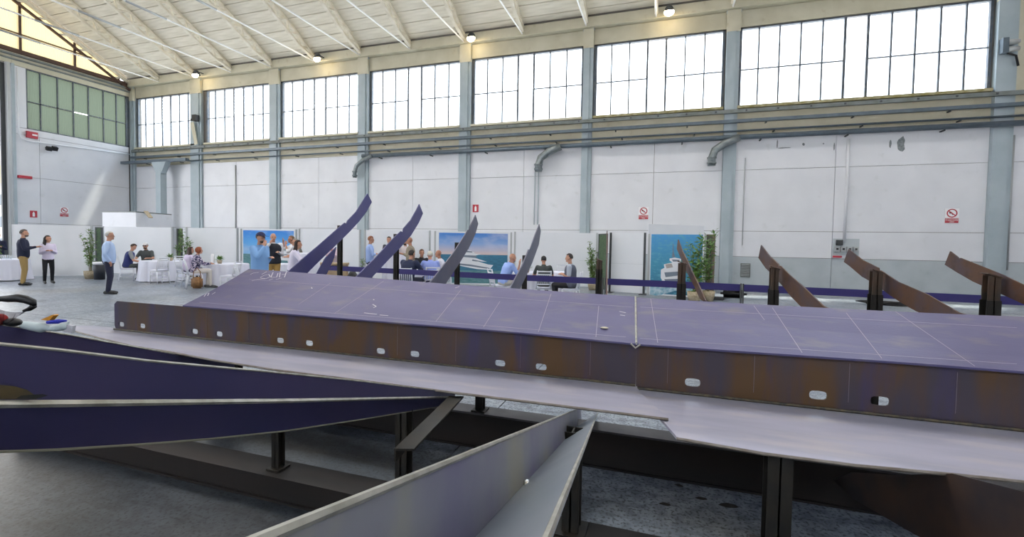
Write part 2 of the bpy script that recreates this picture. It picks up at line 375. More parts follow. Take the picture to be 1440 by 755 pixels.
bm = B(); box(bm, (LX, 2, 10.66), (LX+0.12, 20.4, 10.72)); box(bm, (LX, 2, 10.86), (LX+0.2, 20.4, 10.93)); finish('ledge', bm, ledge_m, lw, world=True)
for y0, y1 in ((14.60, 14.72), (14.78, 14.90)):
    bm = B(); box(bm, (LX-0.1, y0, 0), (LX+0.12, y1, 10.45)); finish('door_jamb', bm, steelgrey_m if y0 < 14.7 else pil_m, lw, world=True)
bm = B(); box(bm, (LX-0.16, 14.40, 0), (LX-0.04, 14.58, 10.4)); finish('sliding_door_edge', bm, dkgrey_m, lw, world=True)
w = empty('window_8', (LX, (wy0+wy1)/2, lwb), kind='structure')
bm = B()
box(bm, (LX-0.12, wy0, lwt-0.06), (LX-0.02, wy1, lwt)); box(bm, (LX-0.12, wy0, lwb), (LX-0.02, wy1, lwb+0.05))
box(bm, (LX-0.12, wy0, lwb), (LX-0.02, wy0+0.05, lwt)); box(bm, (LX-0.12, wy1-0.22, lwb), (LX-0.02, wy1, lwt)); finish('window_frame', bm, frame_m, w, world=True)
ys = [15.42, 16.0, 16.75, 17.47, 18.20, 18.96, 19.65, 20.2]
for k in range(7):
    y0, y1 = ys[k], ys[k+1]
    if k: bm = B(); box(bm, (LX-0.11, y0-0.025, lwb), (LX-0.03, y0+0.025, lwt)); finish('mullion', bm, frame_m, w, world=True)
    if k != 3:
        bm = B(); box(bm, (LX-0.10, y0, lwb+1.42), (LX-0.03, y1, lwb+1.47)); finish('transom', bm, frame_m, w, world=True)
    for z0, z1 in ((lwb+0.05, lwb+1.42), (lwb+1.47, lwt-0.06)):
        bm = B(); nn = 16                    # corrugated pane
        pts = []
        for q in range(nn+1):
            yy = y0+0.025+(y1-y0-0.05)*q/nn; xx = LX-0.075+(0.012 if q % 2 else 0)
            pts.append((bm.verts.new((xx, yy, z0)), bm.verts.new((xx, yy, z1))))
        for p, q in zip(pts, pts[1:]): bm.faces.new((p[0], q[0], q[1], p[1]))
        finish('window_pane', bm, green_m, w, world=True)
# gable glazing
def roofz(y): return EZ + (D-y)*math.tan(SL)
w = empty('window_9', (LX, 12, GB), kind='structure')
bm = B(); box(bm, (LX-0.12, 2, GB), (LX+0.10, 20.35, GB+0.20)); finish('gable_sill_beam', bm, brown_m, w, world=True)
for y in (6.4, 8.6, 10.8, 13.0, 15.2, 17.55, 19.79):
    bm = B(); box(bm, (LX-0.09, y-0.05, GB+0.2), (LX+0.03, y+0.05, roofz(y)-0.25)); finish('mullion', bm, brown_m, w, world=True)
for y0, y1 in ((6.4, 8.6), (8.6, 10.8), (10.8, 13.0), (13.0, 15.2), (15.2, 17.55), (17.55, 19.79)):
    nn = 26
    for (ya, yb) in ((y0+0.05, (y0+y1)/2), ((y0+y1)/2, y1-0.05)):
        bm = B(); pts = []
        for q in range(nn+1):
            yy = ya+(yb-ya)*q/nn; xx = LX-0.02+(0.015 if q % 2 else 0)
            pts.append((bm.verts.new((xx, yy, GB+0.2)), bm.verts.new((xx, yy, roofz(yy)-0.1))))
        for p, q in zip(pts, pts[1:]): bm.faces.new((p[0], q[0], q[1], p[1]))
        finish('translucent_sheet', bm, yell_m, w, world=True)
bm = B(); box(bm, (LX-0.08, 6.4, GB+1.0), (LX+0.04, 18.4, GB+1.05)); finish('transom', bm, brown_m, w, world=True)
# gable truss on the inside of the gable (two chords with battens)
g = tag(empty('trim_11', (LX, 12, GB)), kind='structure')
for off, hh, m in ((0.22, 0.16, rib_m), (0.62, 0.10, brown_m)):
    bm = B(); beam(bm, (LX+0.14, 20.3, roofz(20.3)-off), (LX+0.14, RIDGE_Y, roofz(RIDGE_Y)-off), 0.14, hh); finish('rafter', bm, m, g, world=True)
for k in range(17):
    y = 19.9-k*0.9; bm = B(); beam(bm, (LX+0.14, y, roofz(y)-0.22), (LX+0.14, y-0.5, roofz(y-0.5)-0.62), 0.10, 0.09); finish('batten', bm, rib_m, g, world=True)
# ---- ceiling: deck slab, planks, lattice ribs and tie rods
ce = empty('ceiling', (-9, D, EZ), kind='structure')
bm = B(); th = 0.12
KX0, KX1, KY0, KY1 = -17.6, 11.0, 8.5, 13.2          # rooflight strip in the slope over the steel work
def rq(x0, x1, y0, y1): prism(bm, [(x0, y1, roofz(y1)+0.1), (x1, y1, roofz(y1)+0.1), (x1, y0, roofz(y0)+0.1), (x0, y0, roofz(y0)+0.1)], Vector((0, 0, th)))
rq(LX-0.4, RX, KY1, D+0.3); rq(LX-0.4, RX, RIDGE_Y, KY0); rq(LX-0.4, KX0, KY0, KY1); rq(KX1, RX, KY0, KY1)
zr = roofz(RIDGE_Y)+0.1
P = [(LX-0.4, RIDGE_Y, zr), (RX, RIDGE_Y, zr), (RX, RIDGE_Y-7, zr-7*math.tan(SL)), (LX-0.4, RIDGE_Y-7, zr-7*math.tan(SL))]
prism(bm, P, Vector((0, 0, th)))
finish('roof_deck', bm, mat('roof_underlay', (0.30, 0.26, 0.19), 0.9), ce, world=True)
sk = empty('window_10', ((KX0+KX1)/2, KY0, roofz(KY0)), kind='structure')
nk = 10
for k in range(nk):
    x0 = KX0+(KX1-KX0)*k/nk; x1 = KX0+(KX1-KX0)*(k+1)/nk
    bm = B(); prism(bm, [(x0+0.05, KY1, roofz(KY1)+0.12), (x1-0.05, KY1, roofz(KY1)+0.12), (x1-0.05, KY0, roofz(KY0)+0.12), (x0+0.05, KY0, roofz(KY0)+0.12)], Vector((0, 0, 0.006))); finish('rooflight_pane', bm, roofl_m, sk, world=True)
    bm = B(); beam(bm, (x0, KY1, roofz(KY1)+0.14), (x0, KY0, roofz(KY0)+0.14), 0.10, 0.10); finish('glazing_bar', bm, frame_m, sk, world=True)
rib_x = [s0+0.1 + (k-4)*bay/2 for k in range(0, 16)]
rib_x = [x for x in rib_x if LX+1 < x < RX]
slopev = Vector((0, -math.cos(SL), math.sin(SL)))
# planks between ribs, running along the hall
xs = [LX+0.2]+rib_x+[RX-0.2]
plank = {}
for x0, x1 in zip(xs, xs[1:]):
    ln = round(x1-x0, 3)
    nrow = 13
    for r in range(nrow):
        wv = 0.55; s_ = 0.1+r*(wv+0.03)
        if ln not in plank:
            bm = B(); box(bm, (0, -0.0, -0.0), (ln-0.01, wv, 0.05)); o = finish('roof_plank', bm, roof_m, ce); plank[ln] = o.data
        else:
            o = bpy.data.objects.new('roof_plank', plank[ln]); COL.objects.link(o); o.parent = ce
        p = Vector((x0, D, EZ)) + slopev*(s_+wv)
        o.location = p - Vector(ce.location); o.rotation_euler = (-SL, 0, 0)
for x in rib_x:
    r = empty('roof_rib', (x-ce.location.x, 0, 0), parent=ce)
    p0 = Vector((x, D-0.15, EZ-0.12)); L = 11.0 if x < -12 else 6.5
    dn = Vector((0, -math.sin(SL), -math.cos(SL)))
    bm = B()
    a = Vector((x, D-0.1, EZ)) + dn*0.06; beam(bm, a, a+slopev*L, 0.15, 0.10)
    finish('top_chord', bm, rib_m, r, world=True)
    bm = B(); b0 = Vector((x, D-0.1, EZ)) + dn*0.18 + slopev*0.05
    beam(bm, b0, b0+slopev*1.2+dn*0.26, 0.15, 0.11); beam(bm, b0+slopev*1.2+dn*0.26, b0+slopev*L+dn*0.36, 0.15, 0.11)
    finish('bottom_chord', bm, rib_m, r, world=True)
    bm = B(); k = 0; s_ = 0.7
    while s_ < L-0.5:
        pa = a+slopev*s_; pb = b0+slopev*(s_+0.35)+dn*0.26
        beam(bm, pa, pb, 0.09, 0.08); beam(bm, pb, a+slopev*(s_+0.75), 0.09, 0.06); s_ += 0.85
    finish('lattice_web', bm, rib_m, r, world=True)
    bm = B(); tube(bm, [(x, D-0.15, EZ-0.25), (x, RIDGE_Y, EZ-0.25)], 0.036, 6)
    finish('tie_rod', bm, rod_m, ce, smooth=True, world=True)
    bm = B(); tube(bm, [(x, 14.6, EZ-0.25), (x, 13.0, EZ-0.25)], 0.05, 8); finish('tie_rod_sleeve', bm, steelgrey_m, ce, smooth=True, world=True)
# far side of the hall behind the camera: opposite long wall with the same row of windows, and the right-hand end wall
FY = 2*RIDGE_Y-D
P = [(LX-0.4, RIDGE_Y-7, zr-7*math.tan(SL)), (RX, RIDGE_Y-7, zr-7*math.tan(SL)), (RX, FY, EZ), (LX-0.4, FY, EZ)]
bm = B(); prism(bm, P, Vector((0, 0, th))); finish('roof_deck', bm, roof_m, ce, world=True)
wf = empty('wall_front', (0, FY, 0), kind='structure')
bm = B(); box(bm, (LX-0.3, FY-0.3, 0), (RX+0.3, FY, WB)); box(bm, (LX-0.3, FY-0.3, WT), (RX+0.3, FY, EZ+0.1)); finish('masonry', bm, wall_m, wf, world=True)
for x in [LX+0.2+k*bay for k in range(8)]+[RX]:
    bm = B(); box(bm, (x-0.35, FY-0.3, WB), (x+0.35, FY+0.2, WT)); finish('pier', bm, wall_m, wf, world=True)
wr = empty('wall_right', (RX, 5, 0), kind='structure')
bm = B(); prism(bm, [(RX, FY, 0), (RX, D+0.3, 0), (RX, D+0.3, EZ+0.1), (RX, RIDGE_Y, zr), (RX, FY, EZ+0.1)], Vector((0.3, 0, 0))); finish('masonry', bm, wall_m, wr, world=True)
bm = B(); box(bm, (LX-0.3, FY, 0), (LX-0.06, 3.0, 10.45)); box(bm, (LX-0.3, FY, 10.45), (LX-0.06, 3.0, 11.05)); finish('masonry', bm, wall_m, lw, world=True)
# ---- pipes, trays and ledge along the long wall
def along(name, z, yoff, r, m, label, cat, x0=LX+0.3, x1=RX-0.1, sq=None, brackets=True):
    t = empty(name, ((x0+x1)/2, D, z), label=label, cat=cat)
    bm = B()
    if sq: box(bm, (x0, D-yoff-sq[0], z-sq[1]/2), (x1, D-yoff, z+sq[1]/2))
    else: tube(bm, [(x0, D-yoff, z), (x1, D-yoff, z)], r, 12)
    finish('run', bm, m, t, smooth=not sq, world=True)
    if brackets:
        xx = x0+1.0
        while xx < x1:
            bm = B(); box(bm, (xx-0.025, D-yoff-0.01, z-(r or 0.05)-0.04), (xx+0.025, D-0.004, z-(r or 0.05))); finish('bracket', bm, dkgrey_m, t, world=True); xx += bay/2
    return t
led = along('rail_ledge', 6.98, 0.18, None, ledge_m, 'long grey steel ledge studded with bolts directly under the row of high windows', 'ledge', sq=(0.10, 0.14), brackets=False)
xx = LX+1
while xx < RX:
    bm = B(); cbox(bm, (xx, D-0.29, 6.98), (0.06, 0.03, 0.06)); finish('bolt', bm, dkgrey_m, led, world=True); xx += 1.1
along('cable_tray', 6.58, 0.18, None, pipe_m, 'blue-grey square cable tray running the wall, second line below the windows', 'cable tray', sq=(0.16, 0.12))
along('water_pipe', 6.21, 0.22, 0.04, pipe_m, 'thin grey pipe running between the cable tray and the thick duct', 'pipe', x0=-31.6)
du = along('air_duct', 5.95, 0.28, 0.10, pipe_m, 'thick blue-grey round air duct along the wall with downward outlets', 'duct', x0=-14.8)
for (px, wdt) in ((505, 0.10), (765, 0.17), (1010, 0.15)):
    q = atY(px, 200, D-0.35); x = q.x
    bm = B(); tube(bm, [(x+0.75, D-0.32, 5.93), (x+0.25, D-0.38, 5.72), (x-0.12, D-0.40, 5.45), (x-0.22, D-0.40, 5.15), (x-0.22, D-0.40, 4.85)], wdt, 12)
    for zc in (5.15, 4.95): tube(bm, [(x-0.22, D-0.40, zc-0.03), (x-0.22, D-0.40, zc+0.03)], wdt+0.03, 12)
    finish('duct_outlet', bm, duct_m, du, smooth=True, world=True)
# vertical conduits
def conduit(px, y0, y1, label, r=0.025, m=steelgrey_m, yo=0.04):
    p = atY(px, y0, D-yo); q = atY(px, y1, D-yo)
    bm = B(); tube(bm, [(p.x, D-yo, p.z), (p.x, D-yo, q.z)], r, 8)
    tag(finish('conduit', bm, m, smooth=True), label, 'conduit', 'conduits on the long wall')
conduit(331, 232, 322, 'thin grey vertical conduit in the bay above the first yacht poster', 0.03)
conduit(752.5, 236, 316, 'left one of the twin thin pipes dropping below the middle duct outlet', 0.02, pil_m)
conduit(757.5, 236, 316, 'right one of the twin thin pipes dropping below the middle duct outlet', 0.02, pil_m)
conduit(1193.5, 195, 340, 'white conduit dropping to the socket panel', 0.05, wall_m)
conduit(1048, 222, 345, 'short thin cable pipe above the square wall grille', 0.015)
conduit(1426, 190, 380, 'thin pipe at the far right beside the last pilaster', 0.035)
# crane column in the corner with bracket
q = atY(227, 290, D-0.7)
cc = empty('crane_column', (q.x, q.y, 0), label='grey-green steel crane column with flared head standing in the left corner', cat='column')
bm = B(); box(bm, (q.x-0.20, q.y-0.18, 0), (q.x+0.20, q.y+0.18, 5.6)); finish('shaft', bm, pil_m, cc, world=True)
bm = B(); prism(bm, [(q.x-0.2, q.y-0.15, 5.4), (q.x+0.2, q.y-0.15, 5.4), (q.x+0.6, q.y-0.15, 6.1), (q.x-0.6, q.y-0.15, 6.1)], Vector((0, 0.3, 0))); finish('head_bracket', bm, pil_m, cc, world=True)
bm = B(); box(bm, (LX+0.2, q.y-0.12, 6.1), (-26.5, q.y+0.12, 6.26)); finish('crane_rail', bm, pipe_m, cc, world=True)
# small plant room box behind the panels
bm = B()
bx = empty('site_cabin', (-25.3, 17.6, 0), label='white boxy cabin rising behind the white panels in the left corner', cat='cabin')
cabp = [spot(145, 21.6), spot(192, 21.2), spot(242, 23.2), spot(197, 24.0)]
prism(bm, cabp, Vector((0, 0, 2.74))); finish('cabin_wall', bm, wall_m, bx, world=True)
bm = B(); prism(bm, [p + Vector((0, 0, 2.74)) for p in cabp], Vector((0, 0, 0.05))); finish('cabin_roof', bm, ledge_m, bx, world=True)
bm = B(); beam(bm, atd(205, 297, 21.6), atd(212, 306, 21.3), 0.16, 0.04); 
tag(finish('plank', bm, pot_m), 'short pale plank lying tilted on the cabin roof', 'plank')
# flaked paint patches on the long wall
for px, py_, w_, h_ in ((1267, 203, 0.28, 0.62), (1252, 202, 0.08, 0.36), (1130, 203, 0.10, 0.12), (1102, 208, 0.5, 0.04), (1158, 202, 0.06, 0.06), (1173, 206, 0.06, 0.3), (1093, 202, 0.06, 0.35)):
    q = atY(px, py_, D); bm = B(); n = 11; rr_ = random.Random(px)
    ring = [(q.x+math.cos(6.283*k/n)*w_/2*rr_.uniform(0.65, 1.1), D-0.0025, q.z+math.sin(6.283*k/n)*h_/2*rr_.uniform(0.7, 1.1)) for k in range(n)]
    prism(bm, ring, Vector((0, 0.004, 0))); finish('flaked_paint', bm, mat('flaked_grey', (0.16, 0.18, 0.19), 0.8, c2=(0.26, 0.29, 0.30), scale=14), wl, world=True)
# signs
def text(txt, size, m, parent, loc, rot, name='lettering', align='CENTER'):
    cu = bpy.data.curves.new(name, 'FONT'); cu.body = txt; cu.size = size; cu.align_x = align; cu.align_y = 'CENTER'; cu.extrude = 0.001
    cu.materials.append(m); o = bpy.data.objects.new(name, cu); COL.objects.link(o)
    dg = bpy.context.evaluated_depsgraph_get(); me = bpy.data.meshes.new_from_object(o.evaluated_get(dg)); bpy.data.objects.remove(o)
    o = bpy.data.objects.new(name, me); COL.objects.link(o); o.parent = parent; o.location = loc; o.rotation_euler = rot; return o
def nosmoke(c, facing, label, s=1.0):
    t = empty('prohibition_sign', c, label=label, cat='sign'); t.rotation_euler = (0, 0, facing)   # local -Y faces the room
    bm = B(); box(bm, (-0.28*s, -0.012, -0.31*s), (0.28*s, 0, 0.41*s)); finish('sign_plate', bm, pure_m, t)
    bm = B(); n = 28; ri, ro = 0.165*s, 0.215*s; cz = 0.18*s
    a = [bm.verts.new((math.cos(2*math.pi*k/n)*ro, -0.016, cz+math.sin(2*math.pi*k/n)*ro)) for k in range(n)]
    b = [bm.verts.new((math.cos(2*math.pi*k/n)*ri, -0.016, cz+math.sin(2*math.pi*k/n)*ri)) for k in range(n)]
    for k in range(n): bm.faces.new((a[k], a[(k+1) % n], b[(k+1) % n], b[k]))
    cbox(bm, (0, -0.017, cz), (0.36*s, 0.002, 0.045*s), Matrix.Rotation(math.radians(40), 3, 'Y')); finish('prohibition_ring', bm, red_m, t)
    bm = B(); cbox(bm, (0, -0.0145, cz-0.01*s), (0.05*s, 0.002, 0.17*s), Matrix.Rotation(math.radians(-35), 3, 'Y'))
    prism(bm, [(-0.09*s, -0.0155, cz+0.10*s), (-0.12*s, -0.0155, cz+0.02*s), (-0.07*s, -0.0155, cz-0.03*s), (-0.02*s, -0.0155, cz+0.03*s)], Vector((0, 0.001, 0))); finish('match_symbol', bm, black_m, t)
    bm = B(); box(bm, (-0.27*s, -0.015, -0.30*s), (0.27*s, -0.011, -0.06*s)); finish('text_panel', bm, red_m, t)
    for k, s_ in enumerate(('VIETATO FUMARE', 'O USARE FIAMME', 'LIBERE')):
        text(s_, 0.066*s, pure_m, t, (0, -0.017, -0.11*s-k*0.07*s), (math.radians(90), 0, 0))
nosmoke((-0.868, D-0.01, 2.957), 0, 'no open flames sign above the narrow white panel, left of the aerial poster', 0.72)
nosmoke((9.668, D-0.01, 2.816), 0, 'no open flames sign with red text panel on the wall at far right', 0.72)
nosmoke((LX+0.01, 16.927, 2.922), math.radians(90), 'no open flames sign with red text panel on the left wall above the standing woman', 0.72)
def exting(c, facing, label):
    t = empty('extinguisher_sign', c, label=label, cat='sign'); t.rotation_euler = (0, 0, facing)
    bm = B(); box(bm, (-0.15, -0.012, -0.18), (0.15, 0, 0.18)); finish('sign_plate', bm, red_m, t)
    bm = B(); lathe(bm, [(0.045, -0.13), (0.05, -0.11), (0.05, 0.05), (0.02, 0.09), (0.02, 0.12)], 10, (0, -0.016, 0)); 
    for v in bm.verts: v.co.y = -0.016 + (v.co.y+0.016)*0.05
    finish('extinguisher_symbol', bm, pure_m, t)
exting((-8.60, D-0.01, 3.257), 0, 'small red extinguisher sign on the long wall above the middle yacht poster')
exting((LX+0.01, 15.594, 2.756), math.radians(90), 'small red extinguisher sign on the left wall above the bearded man')
# alarm boxes, floodlights
for (px, py_, w_, nm, lb) in ((44, 190, 0.45, 'alarm_siren', 'red alarm siren with white stripe under the left wall window'), (34, 249, 0.55, 'red_marker', 'long dark red bar sign by the tall doorway')):
    q = atX(px, py_, LX); t = empty(nm, q, label=lb, cat='siren' if 'siren' in nm else 'sign')
    hh = 0.17 if nm == 'alarm_siren' else 0.07
    bm = B(); box(bm, (q.x+0.005, q.y-w_/2, q.z-hh), (q.x+0.12, q.y+w_/2, q.z+hh)); finish('housing', bm, red_m, t, world=True)
    if hh > 0.1: bm = B(); box(bm, (q.x+0.12, q.y-0.02, q.z-0.03), (q.x+0.13, q.y+w_/2-0.03, q.z+0.05)); finish('stripe', bm, pure_m, t, world=True)
bm = B(); p = [atX(24, 95, LX+0.15), atX(26, 180, LX+0.15), atX(29, 194, LX+0.15), atX(38, 198, LX+0.15), atX(182, 217, LX+0.15)]
tube(bm, p, 0.035, 8); tag(finish('cable_conduit', bm, white_m, smooth=True), 'white conduit bending from the doorway jamb along the left wall', 'conduit')
for px in (69, 77):
    q = atX(px, 209, LX+0.3); t = empty('floodlight', q, label='%s of the two small black floodlights on the left wall' % ('left' if px == 69 else 'right'), cat='floodlight')
    bm = B(); box(bm, (LX+0.004, q.y-0.03, q.z+0.06), (q.x, q.y+0.03, q.z+0.10)); finish('arm', bm, black_m, t, world=True)
    bm = B(); cbox(bm, q, (0.18, 0.22, 0.2), Matrix.Rotation(0.5, 3, 'Y')); finish('housing', bm, black_m, t, world=True)
q = atY(275, 166, D-0.28); t = empty('wall_projector', q, label='black twin floodlight on the pilaster between the first two windows', cat='floodlight')
bm = B(); cbox(bm, q, (0.3, 0.25, 0.35)); finish('housing', bm, black_m, t, world=True)
bm = B(); tube(bm, [q-Vector((0.35, 0, 0.1)), q+Vector((0, 0, 0.1))], 0.06, 8); finish('arm', bm, black_m, t, world=True)
bm = B(); a = atY(270, 172, D-0.3); b = atY(276, 203, D-0.3); beam(bm, a, b, 0.25, 0.03, (0, 1, 0)); tag(finish('hanging_board', bm, cream_m), 'narrow cream board leaning beside the first pilaster at window height', 'board')
q = atY(1420, 64, D-0.26); t = empty('bracket_lamp', q, label='grey junction box with two spot lamps on the last pilaster at upper right', cat='lamp')
bm = B(); cbox(bm, q-Vector((0.15, 0, 0)), (0.16, 0.2, 0.5)); finish('junction_box', bm, pipe_m, t, world=True)
for dz in (0.1, -0.14):
    bm = B(); tube(bm, [q+Vector((-0.05, 0, dz)), q+Vector((0.25, 0, dz+0.02))], [0.11, 0.07], 10); finish('spot_lamp', bm, steelgrey_m, t, smooth=True, world=True)
bm = B(); tube(bm, [q+Vector((-0.05, 0, -0.25)), q+Vector((0.18, 0, -0.35)), q+Vector((0.25, 0, -0.7))], 0.035, 8); finish('hanging_cable', bm, black_m, t, smooth=True, world=True)
# warm lamps under the eaves
for px, py_, lb in ((276, 104, 'first from the left wall'), (447, 81, 'second from the left wall'), (663, 52, 'third from the left wall'), (941, 15, 'fourth, nearest the right edge')):
    q = atY(px, py_, D-0.75); t = empty('eaves_lamp', q, label='glowing warm floodlight under the eaves, %s' % lb, cat='lamp', group='warm lamps along the eaves')
    bm = B(); lathe(bm, [(0.10, 0.18), (0.16, 0.10), (0.20, -0.02), (0.21, -0.05)], 16, q); finish('reflector_housing', bm, dkgrey_m, t, smooth=True, world=True)
    bm = B(); ball(bm, q-Vector((0, 0.06, 0.08)), (0.20, 0.12, 0.16), 12); finish('bulb', bm, lampglow_m, t, smooth=True, world=True)
    bm = B(); box(bm, (q.x-0.02, q.y, q.z+0.14), (q.x+0.02, D-0.2, q.z+0.18)); finish('arm', bm, dkgrey_m, t, world=True)
# sockets and grille
q = atY(1190, 348, D-0.05)
t = empty('socket_panel', q, label='grey industrial socket panel on the wall behind the middle rusty frame', cat='socket panel')
bm = B(); box(bm, (q.x-0.42, D-0.02, q.z-0.3), (q.x+0.42, D, q.z+0.33)); finish('back_board', bm, wallgrey_m, t, world=True)
for i in range(4):
    bm = B(); x = q.x-0.31+i*0.2; box(bm, (x-0.08, D-0.14, q.z-0.16), (x+0.08, D-0.02, q.z+0.03)); finish('socket', bm, steelgrey_m, t, world=True)
    bm = B(); cbox(bm, (x, D-0.145, q.z-0.06), (0.07, 0.02, 0.07)); finish('socket_cover', bm, black_m, t, world=True)
bm = B(); box(bm, (q.x-0.33, D-0.15, q.z+0.08), (q.x-0.14, D-0.02, q.z+0.28)); finish('breaker_box', bm, dkgrey_m, t, world=True)
bm = B(); cbox(bm, (q.x-0.28, D-0.06, q.z-0.35), (0.28, 0.08, 0.07)); finish('plug', bm, red_m, t, world=True)
q = atY(1048, 380, D); t = empty('wall_grille', q, label='small square grey ventilation grille in the grey wall band', cat='grille')
bm = B(); box(bm, (q.x-0.18, D-0.03, q.z-0.28), (q.x+0.18, D, q.z+0.28)); finish('grille_frame', bm, ledge_m, t, world=True)
for k in range(8): bm = B(); cbox(bm, (q.x, D-0.035, q.z-0.22+k*0.063), (0.3, 0.03, 0.03), Matrix.Rotation(0.5, 3, 'X')); finish('slat', bm, steelgrey_m, t, world=True)
# outside the doorway: neighbouring buildings
gm = mat('asphalt', (0.40, 0.38, 0.35), 0.9); yb = mat('yellow_facade', (0.75, 0.55, 0.18), 0.8); gb = mat('pale_facade', (0.70, 0.66, 0.58), 0.8); dw = mat('dark_window', (0.10, 0.12, 0.14), 0.3)
bm = B(); box(bm, (-110, -12, -0.4), (-60.0, 70, -0.03)); tag(finish('yard_ground', bm, gm), kind='structure')
b0 = atX(4, 240, -75); hb = empty('yard_building', (-75, b0.y, 0), label='distant building with yellow upper band seen through the tall doorway', cat='building')
top = atX(4, 232, -75).z
bm = B(); box(bm, (-80, b0.y-14, 0), (-75, b0.y+14, top-2.2)); finish('facade', bm, gb, hb, world=True)
bm = B(); box(bm, (-80, b0.y-14, top-2.2), (-74.9, b0.y+14, top)); finish('upper_band', bm, yb, hb, world=True)
for i in range(-7, 8):
    for k in range(3):
        y = b0.y+i*1.8; z = top-4.2-k*2.6
        bm = B(); box(bm, (-74.98, y-0.45, z-0.6), (-74.9, y+0.45, z+0.7)); finish('window', bm, dw, hb, world=True)

# ================================================================== WHITE PANELS AND POSTERS
def place2(xa, ya, xb, yb):
    a = atz(xa, ya, 0); b = atz(xb, yb, 0); return a, b
def partition(a, b, h, label, m=white_m, z0=0.03, mid=True, posts=True, postm=steelgrey_m, cat='partition'):
    a = Vector((a.x, a.y, 0)); b = Vector((b.x, b.y, 0)); L = (b-a).length; ang = math.atan2(b.y-a.y, b.x-a.x)
    t = empty('partition_panel', a, ang, label=label, cat=cat)
    bm = B(); n = 20
    for (u, v) in (((0.0), h*0.49), (h*0.49+0.006, h)):
        bm2 = B(); box(bm2, (0.04, -0.012, max(u, z0)), (L-0.04, 0.012, v))
        finish('panel_sheet', bm2, m, t)
    bm.free()
    if posts:
        for x in (0.0, L):
            bm = B(); box(bm, (x-0.03, -0.035, 0), (x+0.03, 0.035, h+0.01)); finish('panel_post', bm, postm, t)
            bm = B(); box(bm, (x-0.12, -0.25, 0), (x+0.12, 0.25, 0.02)); finish('foot_plate', bm, postm, t)
    return t, L
def bottomY(px, ytop, h):                     # floor point below an image column whose top edge (height h) is seen at ytop
    p = atz(px, ytop, h) if False else None
yh = lambda x: 346.0+(x-934)*0.0168
def base(px, ytop, h):
    Z = (h-CH)*FPX/(yh(px)-ytop); return spot(px, Z)
H2 = 2.06
def fl0(px, py_): return atz(px, py_, 0)
partition(fl0(16, 389.5), fl0(130, 388.3), 2.03, 'white display panel behind the bearded man and the woman in white')
partition(spot(146, 20.2), spot(243, 19.9), 2.05, 'white display panel behind the capped man seated at the round table')
partition(spot(263, 19.8), spot(334, 19.4), 2.05, 'white display panel behind the red-haired woman, left of the first yacht poster')
partition(spot(421, 19.0), spot(506, 18.7), 2.06, 'white display panel behind the tallest blue frame')
partition(spot(513, 18.65), spot(604, 18.5), 2.06, 'white display panel behind the man with folded arms')
partition(fl0(723, 402), fl0(838, 404.5), 2.05, 'white display panel behind the man in the grey vest')
partition(fl0(857, 411), fl0(905, 414), 2.03, 'narrow white display panel left of the right-hand yacht poster', postm=dkgrey_m)
partition(fl0(908, 411.5), fl0(988, 409.5), 2.36, 'taller white backing board standing behind the right-hand yacht poster', posts=False)
# posters
def cloudy(name, top, mid, low, sc=2.0, cl=(0.85, 0.82, 0.85), amt=(0.45, 0.7)):
    m = bpy.data.materials.new(name); m.use_nodes = True; n = m.node_tree.nodes; l = m.node_tree.links; b = n['Principled BSDF']; b.inputs['Roughness'].default_value = 0.4
    t = n.new('ShaderNodeTexCoord'); s = n.new('ShaderNodeSeparateXYZ'); r = n.new('ShaderNodeValToRGB'); l.new(t.outputs['Generated'], s.inputs[0]); l.new(s.outputs['Z'], r.inputs[0])
    r.color_ramp.elements[0].color = (*low, 1); r.color_ramp.elements[1].color = (*top, 1); e = r.color_ramp.elements.new(0.5); e.color = (*mid, 1)
    mp = n.new('ShaderNodeMapping'); mp.inputs['Scale'].default_value = (1.2, 1, 3.0); mp.inputs['Rotation'].default_value = (0, 0.4, 0); l.new(t.outputs['Object'], mp.inputs[0])
    z = n.new('ShaderNodeTexNoise'); z.inputs['Scale'].default_value = sc; z.inputs['Detail'].default_value = 5; l.new(mp.outputs[0], z.inputs[0])
    r2 = n.new('ShaderNodeValToRGB'); r2.color_ramp.elements[0].position = amt[0]; r2.color_ramp.elements[1].position = amt[1]; l.new(z.outputs[0], r2.inputs[0])
    mx = n.new('ShaderNodeMix'); mx.data_type = 'RGBA'; l.new(r2.outputs[0], mx.inputs['Factor']); l.new(r.outputs[0], mx.inputs[6]); mx.inputs[7].default_value = (*cl, 1); l.new(mx.outputs[2], b.inputs['Base Color'])
    return m
sky1 = cloudy('print_sky_blue', (0.02, 0.22, 0.72), (0.10, 0.38, 0.80), (0.25, 0.50, 0.80), 0.8, (0.45, 0.60, 0.80), (0.5, 0.8))
sky2 = cloudy('print_sky_sunset', (0.03, 0.20, 0.62), (0.25, 0.40, 0.70), (0.70, 0.55, 0.52), 0.9, (0.55, 0.58, 0.72), (0.48, 0.8))
sea1 = mat('print_sea', (0.03, 0.14, 0.24), 0.4, c2=(0.04, 0.20, 0.32), scale=6, stretch=(1, 1, 6))
sea1b = mat('print_sea_near', (0.05, 0.20, 0.22), 0.4, c2=(0.16, 0.30, 0.34), scale=5, stretch=(1, 1, 7))
sea2 = cloudy('print_aerial_sea', (0.06, 0.30, 0.62), (0.05, 0.27, 0.42), (0.03, 0.16, 0.26), 5, (0.10, 0.36, 0.50), (0.5, 0.7))
pw = mat('print_white', (0.74, 0.76, 0.80), 0.4); pg = mat('print_shadow', (0.16, 0.20, 0.26), 0.4); pt = mat('print_teak', (0.40, 0.36, 0.34), 0.4)
foam = mat('print_foam', (0.50, 0.62, 0.70), 0.5, c2=(0.15, 0.35, 0.48), scale=8)
